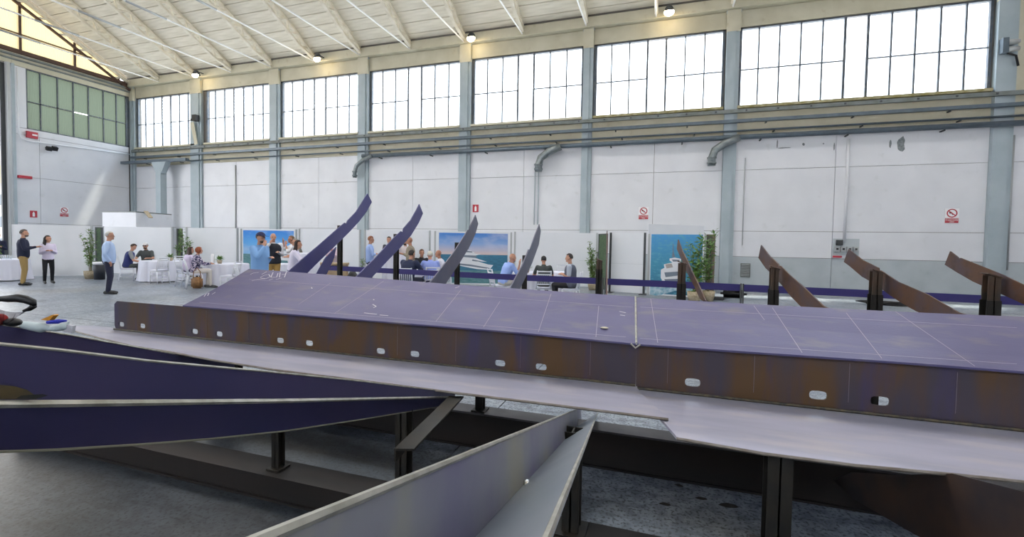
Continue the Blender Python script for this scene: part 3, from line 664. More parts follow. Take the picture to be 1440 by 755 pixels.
def flat(t, pts, m, lev, name):                # printed shape: pts in metres (x along, z up)
    bm = B(); prism(bm, [(x, -0.016-0.0015*lev, z) for x, z in pts], Vector((0, 0.0012, 0))); return finish(name, bm, m, t)
def poster(a, b, z0, z1, label, border=0.06):
    a = Vector((a.x, a.y, 0)); b = Vector((b.x, b.y, 0)); L = (b-a).length
    t = empty('yacht_poster', a, math.atan2(b.y-a.y, b.x-a.x), label=label, cat='poster')
    bm = B(); box(bm, (0, -0.015, 0.02), (L, 0.015, z1+border)); finish('poster_board', bm, white_m, t)
    for x in (-0.05, L+0.05):
        bm = B(); box(bm, (x-0.03, -0.03, 0), (x+0.03, 0.03, z1+border)); finish('panel_post', bm, steelgrey_m, t)
    return t, L
def rect(x0, z0, x1, z1): return [(x0, z0), (x1, z0), (x1, z1), (x0, z1)]
# poster 1 (left): blue sky, calm sea, yacht at right
a, b = spot(341, 19.3), spot(415, 19.0)
t, L = poster(a, b, 0.1, 1.98, 'yacht poster with plain bright blue sky behind the capped man in light blue')
flat(t, rect(0.05, 1.0, L-0.05, 1.98), sky1, 1, 'printed_sky'); flat(t, rect(0.05, 0.1, L-0.05, 1.0), sea1b, 1, 'printed_sea')
u = L
flat(t, [(0.50*u, 0.78), (0.98*u, 0.74), (0.98*u, 0.92), (0.60*u, 0.98), (0.50*u, 0.95)], pw, 2, 'printed_hull')
flat(t, [(0.62*u, 0.98), (0.94*u, 0.94), (0.90*u, 1.05), (0.64*u, 1.08)], pw, 2, 'printed_deck')
flat(t, [(0.63*u, 1.0), (0.90*u, 0.97), (0.90*u, 1.01), (0.63*u, 1.04)], pg, 3, 'printed_windows')
flat(t, [(0.66*u, 1.08), (0.86*u, 1.06), (0.80*u, 1.22), (0.68*u, 1.24)], pw, 2, 'printed_bridge')
# poster 2 (middle): sunset sky, big yacht bow pointing right
a, b = fl0(613, 399.5), fl0(716, 401)
t, L = poster(a, b, 0.1, 1.98, 'wide yacht poster with sunset clouds and a white yacht above the navy belt'); u = L
def P2(px, py_):                                # pixel inside the poster -> poster metres
    f = (px-613)/(716-613); yt = 322+3.0*f; ybm = 399.5+1.5*f; return (f*u, 2.04*(1-(py_-yt)/(ybm-yt)))
flat(t, rect(0.10, 1.16, L-0.08, 1.98), sky2, 1, 'printed_sky'); flat(t, rect(0.10, 0.55, L-0.08, 1.16), sea1, 1, 'printed_sea'); flat(t, rect(0.10, 0.06, L-0.08, 0.55), sea1b, 1, 'printed_near_sea')
flat(t, [P2(*p) for p in ((648, 364), (670, 366), (686, 371), (693, 372), (688, 379), (670, 377.5), (648, 373), (636, 370))], pw, 2, 'printed_hull')
flat(t, [P2(*p) for p in ((640, 368.5), (662, 371), (688, 376), (688, 377.6), (662, 373.6), (640, 371))], pg, 3, 'printed_hull_stripe')
flat(t, [P2(*p) for p in ((647, 359.5), (668, 361.5), (684, 367), (665, 366), (648, 365))], pw, 2, 'printed_main_deck')
flat(t, [P2(*p) for p in ((664, 363.5), (678, 366.8), (668, 366.4), (663, 365.5))], pg, 3, 'printed_windows')
flat(t, [P2(*p) for p in ((650, 355), (668, 358), (671, 361), (648, 360))], pg, 2, 'printed_saloon_glass')
flat(t, [P2(*p) for p in ((648, 354), (664, 355), (676, 356), (668, 358), (648, 357))], pw, 4, 'printed_upper_deck')
flat(t, [P2(*p) for p in ((653, 349), (662, 351), (668, 355), (650, 354))], pw, 2, 'printed_bridge')
flat(t, [P2(*p) for p in ((654, 350.5), (663, 352), (664, 353.6), (652, 353))], pg, 3, 'printed_bridge_glass')
flat(t, [P2(*p) for p in ((656, 344), (657, 344), (659, 349), (655, 349))], pg, 3, 'printed_mast')
# poster 3 (right): aerial view of a yacht
a, b = fl0(913, 415), fl0(987, 419.3)
t, L = poster(a, b, 0.1, 2.0, 'tall aerial yacht poster standing nearest the rusty frames', 0.0); u = L
def P3(px, py_):
    f = (px-913)/74; yt = 325-3.5*f; ybm = 415+4.3*f; return (f*u, 2.0*(1-(py_-yt)/(ybm-yt)))
flat(t, rect(0.02, 0.06, L-0.02, 1.99), sea2, 1, 'printed_sea')
flat(t, [P3(*p) for p in ((914, 400), (932, 392), (958, 404), (985, 406), (985, 412), (950, 408), (925, 416), (914, 414))], foam, 2, 'printed_wake')
flat(t, [P3(*p) for p in ((929, 377), (934, 374), (957, 372), (957, 396), (934, 398), (929, 389))], pw, 3, 'printed_lower_deck')
flat(t, [P3(*p) for p in ((934, 381), (955, 379), (955, 385), (936, 388))], pg, 4, 'printed_shade')
flat(t, [P3(*p) for p in ((934, 391), (957, 390), (957, 394), (937, 396))], pg, 4, 'printed_stern_shade')
flat(t, [P3(*p) for p in ((933, 369), (945, 366), (957, 365), (957, 376), (937, 378), (934, 375))], pw, 5, 'printed_middle_deck')
flat(t, [P3(*p) for p in ((935, 369), (944, 367.5), (946, 373), (937, 375))], pt, 6, 'printed_seating')
flat(t, [P3(*p) for p in ((941, 360), (948, 358.5), (957, 360), (957, 366), (945, 366), (941, 363))], pw, 7, 'printed_top_deck')
flat(t, [P3(*p) for p in ((944, 361.5), (955, 361.5), (955, 364), (946, 364.5))], pg, 8, 'printed_top_shade')
flat(t, [P3(*p) for p in ((944.8, 338), (945.6, 338), (946.3, 350), (949, 358), (944, 358), (945, 349))], pg, 8, 'printed_mast')
# dark mesh side panels and green screens
def screen(a, b, z0, z1, label, m, name='screen_panel', cat='screen', fm=dkgrey_m):
    a = Vector((a.x, a.y, 0)); b = Vector((b.x, b.y, 0)); L = (b-a).length
    t = empty(name, a, math.atan2(b.y-a.y, b.x-a.x), label=label, cat=cat)
    bm = B(); box(bm, (0.02, -0.01, z0), (L-0.02, 0.01, z1-0.02)); finish('screen_sheet', bm, m, t)
    bm = B(); box(bm, (-0.025, -0.025, 0), (0.025, 0.025, z1)); finish('frame_post', bm, fm, t)
    bm = B(); box(bm, (L-0.025, -0.025, 0), (L+0.025, 0.025, z1)); finish('frame_post', bm, fm, t)
    bm = B(); box(bm, (0, -0.02, z1-0.04), (L, 0.02, z1)); finish('top_rail', bm, fm, t)
brownpost = mat('brown_post', (0.16, 0.12, 0.09), 0.6)
mesh_m = mat('brown_grey_mesh', (0.13, 0.12, 0.10), 0.8, c2=(0.09, 0.09, 0.08), scale=30)
screen(fl0(990, 419), fl0(1002, 420), 0.1, 2.0, 'brown-grey mesh screen between the aerial yacht poster and the wall', mesh_m, fm=brownpost)
screen(fl0(841, 409), fl0(852, 412), 0.1, 2.0, 'dark grey-green mesh screen beside the tall potted bamboo in the middle', hedge_m)
screen(spot(136, 19.3), spot(144, 19.3), 0.1, 2.0, 'narrow dark green screen behind the elderly man in light blue', hedge_m)
screen(spot(250, 19.2), spot(256, 19.2), 0.1, 2.0, 'narrow dark green screen behind the two seated women', hedge_m)

# ================================================================== PLANTS
def plant(p, h, w, nst, nleaf, leaf, label, potr=0.19, poth=0.30, pot=True, lean=0.0, low=0.0):
    t = empty('potted_plant' if pot else 'climbing_plant', p, label=label, cat='plant')
    if pot:
        bm = B(); lathe(bm, [(potr*0.8, 0), (potr, poth*0.5), (potr*1.05, poth), (potr*0.9, poth), (potr*0.85, poth-0.04)], 18); finish('plant_pot', bm, pot_m, t, smooth=True)
    rnd = random.Random(int(p[0]*100)); tips = []
    for i in range(nst):
        bm = B(); a = rnd.uniform(0, 6.28); ht = h*rnd.uniform(0.6, 1.0) if i else h
        c = Vector((math.cos(a), math.sin(a), 0)); pts = []
        for k in range(6):
            f = k/5; pts.append(Vector((lean*f*f, 0, (poth if pot else 0)*0.9 + (ht-(poth if pot else 0))*f)) + c*(w*0.5*(f**1.5)*rnd.uniform(0.5, 1) + 0.03))
        tube(bm, pts, [0.012*(1-0.6*k/5) for k in range(6)], 5); finish('stem', bm, stem_m, t); tips.append(pts)
    bm = B()
    for i in range(nleaf):
        pts = rnd.choice(tips); f = rnd.uniform(low, 1.0)*5; k = min(int(f), 4); p_ = pts[k].lerp(pts[k+1], f-k)
        a = rnd.uniform(0, 6.28); el = rnd.uniform(-0.5, 0.9); d = Vector((math.cos(a)*math.cos(el), math.sin(a)*math.cos(el), math.sin(el)))
        s = d.cross(Vector((0, 0, 1))).normalized(); s = (s + Vector((0, 0, rnd.uniform(-0.6, 0.6)))).normalized(); ln = leaf*rnd.uniform(0.7, 1.3); q = p_ + d*w*0.12*rnd.random()
        mid = q + d*ln*0.5 + Vector((0, 0, 0.01)); e = q + d*ln
        v = [bm.verts.new(x) for x in (q, mid+s*ln*0.22, e, mid-s*ln*0.22, mid+Vector((0, 0, ln*0.07)))]
        for f_ in ((0, 1, 4), (1, 2, 4), (2, 3, 4), (3, 0, 4)): bm.faces.new([v[x] for x in f_])
    tag(finish('foliage', bm, leaf_m, t), kind='stuff')
    return t
plant(spot(127, 17.6), 1.95, 0.45, 7, 320, 0.13, 'tall thin potted shrub standing left of the elderly man in light blue', lean=-0.25, low=0.15)
plant(fl0(834, 407.5), 1.75, 0.40, 10, 700, 0.10, 'tall potted bamboo beside the man in the grey vest', low=0.1)
plant(spot(-9, 17.4), 1.35, 0.4, 7, 260, 0.15, 'leafy shrub behind the white table at the left edge', low=0.2)
plant(fl0(976, 424), 2.0, 0.75, 9, 430, 0.17, 'leafy green climbing shrub in front of the aerial yacht poster', pot=True, low=0.1)
plant(fl0(995, 423), 2.12, 0.30, 5, 170, 0.16, 'narrow leafy shrub against the brown-grey mesh screen', pot=True, low=0.2)
plant(spot(263, 18.9), 1.98, 0.35, 6, 420, 0.12, 'narrow ivy column behind the woman with long dark hair', pot=True, low=0.1)
plant(spot(508, 15.5), 1.05, 0.2, 3, 90, 0.10, 'small potted sprig below the man with folded arms', pot=True, potr=0.12, poth=0.2, low=0.4)
plant(spot(252, 18.8), 1.75, 0.25, 3, 60, 0.12, 'thin sprig hanging left of the ivy column', pot=True, potr=0.1, poth=0.2, low=0.6)

# ================================================================== TABLES AND CHAIRS
def rtable(p, r, h, label, seed=0, cat='tablecloth', square=False):
    t = empty('round_table' if not square else 'buffet_table', p, label=label.replace('cloth over', 'tabletop of').replace('white tabletop', 'covered tabletop'), cat='table')
    bm = B(); lathe(bm, [(r-0.02, h-0.04), (r-0.02, h-0.006)], 24); finish('tabletop', bm, pure_m, t)
    bm = B(); tube(bm, [(0, 0, 0.01), (0, 0, h-0.04)], 0.05, 10); finish('table_leg', bm, steelgrey_m, t)
    bm = B(); rnd = random.Random(seed); nf = rnd.choice((11, 13, 15)); ph = rnd.random()*6
    def wave(u, v): return 0 if v < 0.3 else (0.085*math.sin(u*2*math.pi*nf+ph)+0.04*math.sin(u*2*math.pi*(nf*2+3)))*(v-0.25)
    prof = [(0.02, h), (r*0.6, h), (r, h), (r+0.006, h-0.03), (r+0.015, h*0.6), (r+0.03, h*0.3), (r+0.05, 0.03)]
    rings = []; n = 96
    for j, (rr, z) in enumerate(prof):
        rings.append([bm.verts.new((math.cos(2*math.pi*k/n)*rr*(1+wave(k/n, j/6)), math.sin(2*math.pi*k/n)*rr*(1+wave(k/n, j/6)), z)) for k in range(n)])
    for a, b in zip(rings, rings[1:]):
        for k in range(n): bm.faces.new((a[k], a[(k+1) % n], b[(k+1) % n], b[k]))
    bm.faces.new(rings[0])
    o = finish('tablecloth', bm, cloth_m, smooth=True); o.location = p; tag(o, label, 'tablecloth')
    return t
TB = []
def T(px, Z, r, h, label, **k): p = spot(px, Z); TB.append((p, r, h)); return rtable(p, r, h, label, seed=len(TB), **k)
T(5, 16.5, 0.66, 0.75, 'white cloth over the table at the left edge beside the bearded man')
T(228, 17.2, 0.66, 0.76, 'white cloth over the round table of the capped seated man')
T(319, 15.9, 0.66, 0.76, 'white cloth over the round table in front of the red-haired woman')
T(389, 16.4, 0.52, 0.76, 'white cloth over the low table between the capped man and the woman with dark hair')
T(432, 13.2, 0.32, 1.25, 'white cloth over the tall table under the hands of the dark-haired woman')
T(556, 16.3, 0.42, 1.18, 'white cloth over the tall table between the second blue frame and its post')
T(589, 14.1, 0.45, 0.76, 'white cloth over the table amid the four seated men')
T(742, 14.0, 0.60, 0.76, 'white cloth over the round table of the bald man in light blue')
T(788, 14.4, 0.38, 0.76, 'white cloth over the table before the man in the grey vest')
T(448, 16.2, 0.55, 0.80, 'white cloth over the long buffet behind the tallest blue frame')
def make_chair(cushion=True):
    t = bpy.data.objects.new('chiavari_chair', None); COL.objects.link(t); t.empty_display_size = 0.1
    W, Dp = 0.20, 0.19
    bm = B(); box(bm, (-W, -Dp, 0.42), (W, Dp, 0.445)); 
    finish('seat', bm, chair_m, t)
    bm = B(); box(bm, (-W+0.01, -Dp+0.01, 0.445), (W-0.01, Dp-0.01, 0.485)); bmesh.ops.bevel(bm, geom=list(bm.edges), offset=0.012, segments=2, affect='EDGES'); finish('cushion', bm, cloth_m, t, smooth=True)
    for sx in (-1, 1):
        bm = B(); tube(bm, [(sx*W*0.95, Dp*0.92, 0), (sx*W*0.95, Dp*0.92, 0.43)], [0.017, 0.021], 8); finish('leg', bm, chair_m, t, smooth=True)
        bm = B(); tube(bm, [(sx*W*0.98, -Dp-0.06, 0), (sx*W*0.95, -Dp*0.95, 0.43)], [0.017, 0.021], 8); finish('leg', bm, chair_m, t, smooth=True)
    bm = B()
    for z in (0.16, 0.28):
        for sx in (-1, 1): tube(bm, [(sx*W*0.95, -Dp*0.98, z), (sx*W*0.95, Dp*0.92, z)], 0.012, 6)
        tube(bm, [(-W*0.95, Dp*0.92, z), (W*0.95, Dp*0.92, z)], 0.012, 6); tube(bm, [(-W*0.95, -Dp, z), (W*0.95, -Dp, z)], 0.012, 6)
    finish('stretcher', bm, chair_m, t, smooth=True)
    for sx in (-1, 1): bm = B(); tube(bm, [(sx*W*0.95, -Dp*0.95, 0.43), (sx*W*0.92, -Dp-0.02, 0.65), (sx*W*0.88, -Dp-0.09, 0.92)], 0.019, 8); finish('back_post', bm, chair_m, t, smooth=True)
    for z, y in ((0.90, -Dp-0.085), (0.82, -Dp-0.065), (0.56, -Dp-0.01)):
        bm = B(); tube(bm, [(-W*0.9, y, z), (0, y-0.012, z), (W*0.9, y, z)], 0.017, 8); finish('back_rail', bm, chair_m, t, smooth=True)
    for k in range(6):
        x = -W*0.66+k*W*1.32/5; bm = B(); tube(bm, [(x, -Dp-0.015, 0.56), (x, -Dp-0.075, 0.82)], 0.011, 6); finish('back_spindle', bm, chair_m, t, smooth=True)
    return t
proto = [None]
def chair(px, Z, look, label, dx=0, dy=0):
    """look: heading in degrees, 0 = facing away from the camera (+Y), 90 = facing image left (-X)"""
    if proto[0] is None: proto[0] = make_chair(); t = proto[0]
    else:
        s = proto[0]; t = s.copy(); COL.objects.link(t)
        for ch in list(s.children): c = ch.copy(); COL.objects.link(c); c.parent = t
    p = px if isinstance(px, Vector) else spot(px, Z); t.location = (p.x+dx, p.y+dy, 0); t.rotation_euler = (0, 0, math.radians(look+math.degrees(math.atan2(-p.x, p.y)))); t['label'] = label; t['category'] = 'chair'; t['group'] = 'white spindle-back chairs around the tables'
    return t
# ================================================================== PEOPLE
def capsule(bm, p, q, ra, rb, n=10):
    p = Vector(p); q = Vector(q); tube(bm, [p, q], [ra, rb], n); ball(bm, p, ra, n); ball(bm, q, rb, n)
def loft(bm, secs, n=14, xf=None):             # secs: (center Vector, rx, ry)
    rings = []
    for c, rx, ry in secs:
        ring = [Vector((math.cos(2*math.pi*k/n)*rx, math.sin(2*math.pi*k/n)*ry, 0)) + Vector(c) for k in range(n)]
        rings.append([bm.verts.new(xf @ v if xf else v) for v in ring])
    for a, b in zip(rings, rings[1:]):
        for k in range(n): bm.faces.new((a[k], a[(k+1) % n], b[(k+1) % n], b[k]))
    bm.faces.new(rings[0][::-1]); bm.faces.new(rings[-1])
def remesh(bm, name, m, parent, vox):
    bmesh.ops.recalc_face_normals(bm, faces=bm.faces)
    me = bpy.data.meshes.new('tmp'); bm.to_mesh(me); bm.free(); o = bpy.data.objects.new('tmp', me); COL.objects.link(o)
    md = o.modifiers.new('r', 'REMESH'); md.mode = 'VOXEL'; md.voxel_size = vox; md.use_smooth_shade = True
    sm = o.modifiers.new('s', 'SMOOTH'); sm.factor = 0.5; sm.iterations = 2
    dg = bpy.context.evaluated_depsgraph_get(); me2 = bpy.data.meshes.new_from_object(o.evaluated_get(dg)); bpy.data.objects.remove(o); bpy.data.meshes.remove(me)
    me2.name = name; me2.materials.clear(); me2.materials.append(m)
    for p in me2.polygons: p.use_smooth = True
    o = bpy.data.objects.new(name, me2); COL.objects.link(o); o.parent = parent; return o
def cm(name, c, rough=0.8): return mat('cloth_'+name, c, rough)
def person(px, Z, look, label, top, bottom, hair=(0.05, 0.03, 0.02), h=1.75, sit=False, lean=0, build=1.0, arms=('down', 'down'),
           sleeve='long', vest=None, hairstyle='short', cap=None, tan=False, shoes=(0.02, 0.02, 0.02), headturn=0, glasses=False, beard=None, seat=0.48, pos=None, headtilt=0, stride=0.0, belly=0.0):
    p = pos if pos is not None else spot(px, Z)
    root = empty('person', (p.x, p.y, 0), math.radians(look+los(p)), label=label, cat='person')
    k = h/1.75; sk = skint_m if tan else skin_m; V = Vector; bd = build
    hipz = (seat+0.09) if sit else 0.93*k
    hp = V((0, 0, hipz))
    Rl = Matrix.Rotation(math.radians(-lean), 4, 'X')      # lean forward (+Y)
    X = Matrix.Translation(hp) @ Rl
    def tr(x, y, z): return X @ V((x*k, y*k, z*k))
    neck = tr(0, 0.0, 0.56); hd = tr(0, 0.035, 0.70)
    sh = {s: tr(s*0.175*bd, 0, 0.475) for s in (-1, 1)}
    # legs
    legs = {}
    for s in (-1, 1):
        hj = hp + V((s*0.09*k*bd, 0, -0.02))
        if sit: kn = V((s*0.13*k, 0.42*k, seat+0.08)); an = V((s*0.12*k, 0.40*k+0.03*s, 0.09))
        else: kn = V((s*0.095*k, 0.03+0.06*stride*s, 0.50*k)); an = V((s*0.10*k, -0.02+0.12*stride*s, 0.09))
        legs[s] = (hj, kn, an)
    # arms
    def arm(s, mode):
        a = sh[s]
        if mode == 'down': e = a + V((s*0.06, -0.01, -0.29))*k; w = e + V((s*0.01, 0.06, -0.25))*k; f = V((0, 0.15, -1))
        elif mode == 'pocket': e = a + V((s*0.10, -0.06, -0.28))*k; w = e + V((-s*0.07, 0.10, -0.20))*k; f = V((-0.2*s, 0.3, -0.9))
        elif mode == 'front': e = a + V((s*0.045, 0.0, -0.29))*k; w = e + V((-s*0.13, 0.19, 0.09))*k; f = V((-0.5*s, 0.8, 0.1))
        elif mode == 'crossed': e = a + V((s*0.06, 0.08, -0.27))*k; w = e + V((-s*0.24, 0.12, 0.03))*k; f = V((-1*s, 0.1, 0.1))
        elif mode == 'raised': e = a + V((s*0.05, 0.16, -0.23))*k; w = e + V((-s*0.06, 0.15, 0.18))*k; f = V((0, 0.4, 1))
        elif mode == 'face': e = a + V((s*0.08, 0.18, -0.17))*k; w = e + V((-s*0.17, 0.03, 0.22))*k; f = V((-0.3*s, -0.1, 1))
        elif mode == 'wave': e = a + V((s*0.05, 0.14, -0.22))*k; w = e + V((s*0.02, 0.05, 0.26))*k; f = V((0, 0.1, 1))
        elif mode == 'phone': e = a + V((s*0.10, 0.20, -0.10))*k; w = e + V((-s*0.10, 0.04, 0.24))*k; f = V((-0.2*s, 0, 1))
        elif mode == 'gesture': e = a + V((s*0.05, 0.06, -0.27))*k; w = e + V((s*0.02, 0.25, 0.08))*k; f = V((0, 1, 0.15))
        elif mode == 'table': e = a + V((s*0.10, 0.15, -0.24))*k; w = e + V((-s*0.10, 0.22, 0.01))*k; f = V((-0.3*s, 0.9, 0))
        elif mode == 'knee': e = a + V((s*0.06, 0.08, -0.27))*k; w = e + V((-s*0.03, 0.24, -0.08))*k; f = V((0, 1, -0.2))
        return a, e, w, f.normalized()
    A = {s: arm(s, arms[0 if s < 0 else 1]) for s in (-1, 1)}
    def torso(bm, g):                          # g: inflation
        secs = [(-0.07, 0.150, 0.105), (0.0, 0.165, 0.118), (0.12, 0.150+belly*0.4, 0.108+belly), (0.24, 0.155+belly*0.2, 0.110+belly*0.6), (0.38, 0.178, 0.118), (0.47, 0.160, 0.095), (0.52, 0.085, 0.065)]
        loft(bm, [(V((0, (belly*0.4 if 1 <= i <= 3 else 0)*k, z*k)), (rx*bd+g)*k, (ry*bd+g)*k) for i, (z, rx, ry) in enumerate(secs)], 16, X)
    # ---- body: one continuous surface
    bm = B(); torso(bm, -0.012)
    capsule(bm, tr(0, -0.005, 0.48), hd - V((0, 0.015, 0.06))*k, 0.056*k, 0.052*k)
    for s in (-1, 1):
        hj, kn, an = legs[s]; capsule(bm, hj, kn, 0.078*k*bd, 0.052*k); capsule(bm, kn, an, 0.050*k, 0.034*k)
        capsule(bm, an + V((0, -0.02, -0.03)), an + V((0, 0.13, -0.05)), 0.032, 0.028)
        a, e, w, f = A[s]; capsule(bm, a, e, 0.052*k*bd, 0.040*k); capsule(bm, e, w, 0.038*k, 0.026*k)
        side = f.cross(V((0, 0, 1)));  side = side if side.length > 0.2 else V((1, 0, 0)); side.normalize()
        pc = w + f*0.055*k; capsule(bm, w, w+f*0.075*k, 0.026*k, 0.030*k)
        capsule(bm, pc-side*0.018*k, pc+side*0.020*k, 0.022*k, 0.022*k)
        nrm = side.cross(f)*(1 if side.cross(f).z < 0 else -1)
        for j, ln in enumerate((0.052, 0.062, 0.058, 0.046)):
            b0 = w + f*0.085*k + side*(-0.032+0.021*j)*k; m_ = b0 + f*ln*0.6*k + nrm*0.008*k; capsule(bm, b0, m_, 0.0095*k, 0.009*k, 6); capsule(bm, m_, m_+f*ln*0.45*k + nrm*0.02*k, 0.009*k, 0.008*k, 6)
        tb = w + f*0.03*k - side*s*0.024*k; capsule(bm, tb, tb + (f*0.7 - side*s*0.8).normalized()*0.055*k, 0.012*k, 0.0095*k, 6)
    Rh = Matrix.Rotation(math.radians(headturn), 3, 'Z') @ Matrix.Rotation(math.radians(-headtilt), 3, 'X')
    def hv(x, y, z): return hd + Rh @ V((x*k, y*k, z*k))
    ball(bm, hv(0, -0.008, 0.025), (0.074*k, 0.092*k, 0.095*k), 14, Rh); ball(bm, hv(0, 0.022, -0.050), (0.056*k, 0.062*k, 0.062*k), 12, Rh)
    capsule(bm, hv(0, 0.082, 0.012), hv(0, 0.100, -0.022), 0.010*k, 0.014*k, 6)       # nose
    for s in (-1, 1): ball(bm, hv(s*0.075, -0.005, -0.005), (0.012*k, 0.020*k, 0.030*k), 8, Rh)
    ball(bm, hv(0, 0.075, 0.030), (0.050*k, 0.014*k, 0.012*k), 8, Rh)                  # brow
    ball(bm, hv(0, 0.072, -0.088), (0.026*k, 0.018*k, 0.018*k), 8, Rh)                 # chin
    remesh(bm, 'body', sk, root, 0.0125)
    for s in (-1, 1):
        bm = B(); ball(bm, hv(s*0.031, 0.083, 0.010), (0.012*k, 0.006*k, 0.007*k), 8, Rh); finish('eye', bm, black_m, root, smooth=True)
    bm = B(); ball(bm, hv(0, 0.082, -0.055), (0.024*k, 0.006*k, 0.006*k), 8, Rh); finish('mouth', bm, mat('lips', (0.35, 0.10, 0.09), 0.5), root, smooth=True)
    # ---- trousers
    bm = B()
    loft(bm, [(V((0, 0, z*k)), (rx*bd+0.012)*k, (ry*bd+0.012)*k) for z, rx, ry in ((-0.10, 0.13, 0.10), (-0.04, 0.160, 0.118), (0.04, 0.165, 0.118), (0.085, 0.158, 0.113))], 16, X)
    for s in (-1, 1):
        hj, kn, an = legs[s]; capsule(bm, hj, kn, 0.094*k*bd, 0.069*k*(0.5+0.5*bd)); capsule(bm, kn, an + V((0, 0, 0.01)), 0.067*k*(0.5+0.5*bd), 0.052*k)
    remesh(bm, 'trousers', cm('b%s' % (bottom,), bottom), root, 0.018)
    for s in (-1, 1):
        an = legs[s][2]; bm = B(); n = 12
        pts = [(V((an.x, an.y-0.06, 0.055)), 0.040), (V((an.x, an.y+0.02, 0.058)), 0.043), (V((an.x+s*0.01, an.y+0.12, 0.045)), 0.042), (V((an.x+s*0.012, an.y+0.18, 0.034)), 0.030)]
        for (c0, r0), (c1, r1) in zip(pts, pts[1:]): capsule(bm, c0, c1, r0, r1, 10)
        for v in bm.verts: v.co.z = max(v.co.z, 0.004)
        finish('shoe', bm, cm('s%s' % (shoes,), shoes, 0.5), root, smooth=True)
    # ---- shirt
    bm = B(); torso(bm, 0.020)
    for s in (-1, 1):
        a, e, w, f = A[s]
        capsule(bm, tr(s*0.13*bd, 0, 0.465), a, 0.062*k*bd, 0.066*k*bd)
        if sleeve == 'long': capsule(bm, a, e, 0.066*k*bd, 0.053*k); capsule(bm, e, e.lerp(w, 0.93), 0.053*k, 0.038*k)
        elif sleeve == 'rolled': capsule(bm, a, e, 0.066*k*bd, 0.053*k); capsule(bm, e, e.lerp(w, 0.25), 0.053*k, 0.048*k)
        elif sleeve == 'short': capsule(bm, a, a.lerp(e, 0.72), 0.066*k*bd, 0.058*k)
    remesh(bm, 'shirt', cm('t%s' % (top,), top), root, 0.018)
    bm = B(); loft(bm, [(V((0, 0, 0.505*k)), 0.075*k, 0.066*k), (V((0, 0.006, 0.555*k)), 0.066*k, 0.062*k)], 14, X); finish('collar', bm, cm('t%s' % (top,), top), root, smooth=True)
    if vest:
        bm = B(); torso(bm, 0.034)
        for v in bm.verts: pass
        remesh(bm, 'vest', cm('v%s' % (vest,), vest), root, 0.02)
    # ---- hair
    if hairstyle != 'bald':
        hm = cm('h%s' % (hair,), hair, 0.7)
        bm = B(); ball(bm, V((0, 0, 0)), (0.083*k, 0.100*k, 0.102*k), 20)
        kill = [v for v in bm.verts if (v.co.y > 0.02*k and v.co.z < 0.052*k) or (v.co.z < -0.045*k) or (v.co.y > -0.02*k and v.co.z < 0.0 and abs(v.co.x) > 0.05*k)]
        bmesh.ops.delete(bm, geom=kill, context='VERTS')
        for v in bm.verts:
            v.co += v.co.normalized()*(noise.noise(v.co*40)*0.008)
            v.co = hv(0, -0.010, 0.030) + Rh @ v.co
        ret = bmesh.ops.extrude_face_region(bm, geom=list(bm.faces))
        hc = hv(0, -0.01, 0.03)
        for v in ret['geom']:
            if isinstance(v, bmesh.types.BMVert): v.co = hc + (v.co-hc)*0.90
        finish('hair', bm, hm, root, smooth=True)
        if hairstyle == 'long':
            bm = B(); 
            for s in (-1, 0, 1):
                capsule(bm, hv(s*0.05, -0.05, 0.03), hv(s*0.06, -0.075, -0.14), 0.050*k, 0.045*k); capsule(bm, hv(s*0.06, -0.075, -0.14), hv(s*0.055, -0.09, -0.28), 0.050*k, 0.030*k)
            for s in (-1, 1): capsule(bm, hv(s*0.070, -0.045, 0.03), hv(s*0.085, -0.045, -0.12), 0.032*k, 0.038*k); capsule(bm, hv(s*0.085, -0.045, -0.12), hv(s*0.085, -0.03, -0.24), 0.038*k, 0.022*k)
            remesh(bm, 'long_hair', hm, root, 0.016)
        if hairstyle == 'bob':
            bm = B(); ball(bm, hv(0, -0.025, 0.02), (0.105*k, 0.105*k, 0.115*k), 14, Rh)
            for s in (-1, 1): capsule(bm, hv(s*0.07, -0.03, 0.0), hv(s*0.075, -0.03, -0.08), 0.04*k, 0.03*k)
            for v in bm.verts:
                lc = Rh.inverted() @ (v.co-hd)
                if lc.y > 0.045*k: v.co = hd + Rh @ V((lc.x, 0.045*k, lc.z))
            remesh(bm, 'bobbed_hair', hm, root, 0.016)
    if beard:
        bm = B(); ball(bm, hv(0, 0.038, -0.070), (0.058*k, 0.058*k, 0.042*k), 12, Rh); finish('beard', bm, cm('h%s' % (beard,), beard, 0.8), root, smooth=True)
    if cap:
        capm = cm('c%s' % (cap,), cap)
        bm = B(); ball(bm, V((0, 0, 0)), (0.090*k, 0.108*k, 0.105*k), 18)
        bmesh.ops.delete(bm, geom=[v for v in bm.verts if v.co.z < 0.012*k], context='VERTS')
        for v in bm.verts: v.co = hv(0, -0.005, 0.035) + Rh @ v.co
        n = 10; prev = None
        for j in range(n+1):
            a = math.pi*(0.12+0.76*j/n); i0 = hv(math.cos(a)*0.088, math.sin(a)*0.10, 0.050); o0 = hv(math.cos(a)*0.085, 0.06+math.sin(a)*0.125, 0.040)
            cur = [bm.verts.new(x) for x in (i0, o0, o0+V((0, 0, 0.006)), i0+V((0, 0, 0.006)))]
            if prev:
                for q in range(4): bm.faces.new((prev[q], cur[q], cur[(q+1) % 4], prev[(q+1) % 4]))
            prev = cur
        finish('cap', bm, capm, root, smooth=True)
    if glasses:
        bm = B()
        for s in (-1, 1): ball(bm, hv(s*0.033, 0.094, 0.012), (0.027*k, 0.008*k, 0.019*k), 8, Rh)
        cbox(bm, hv(0, 0.092, 0.016), (0.13*k, 0.008, 0.006)); finish('sunglasses', bm, black_m, root, smooth=True)
    return root, A
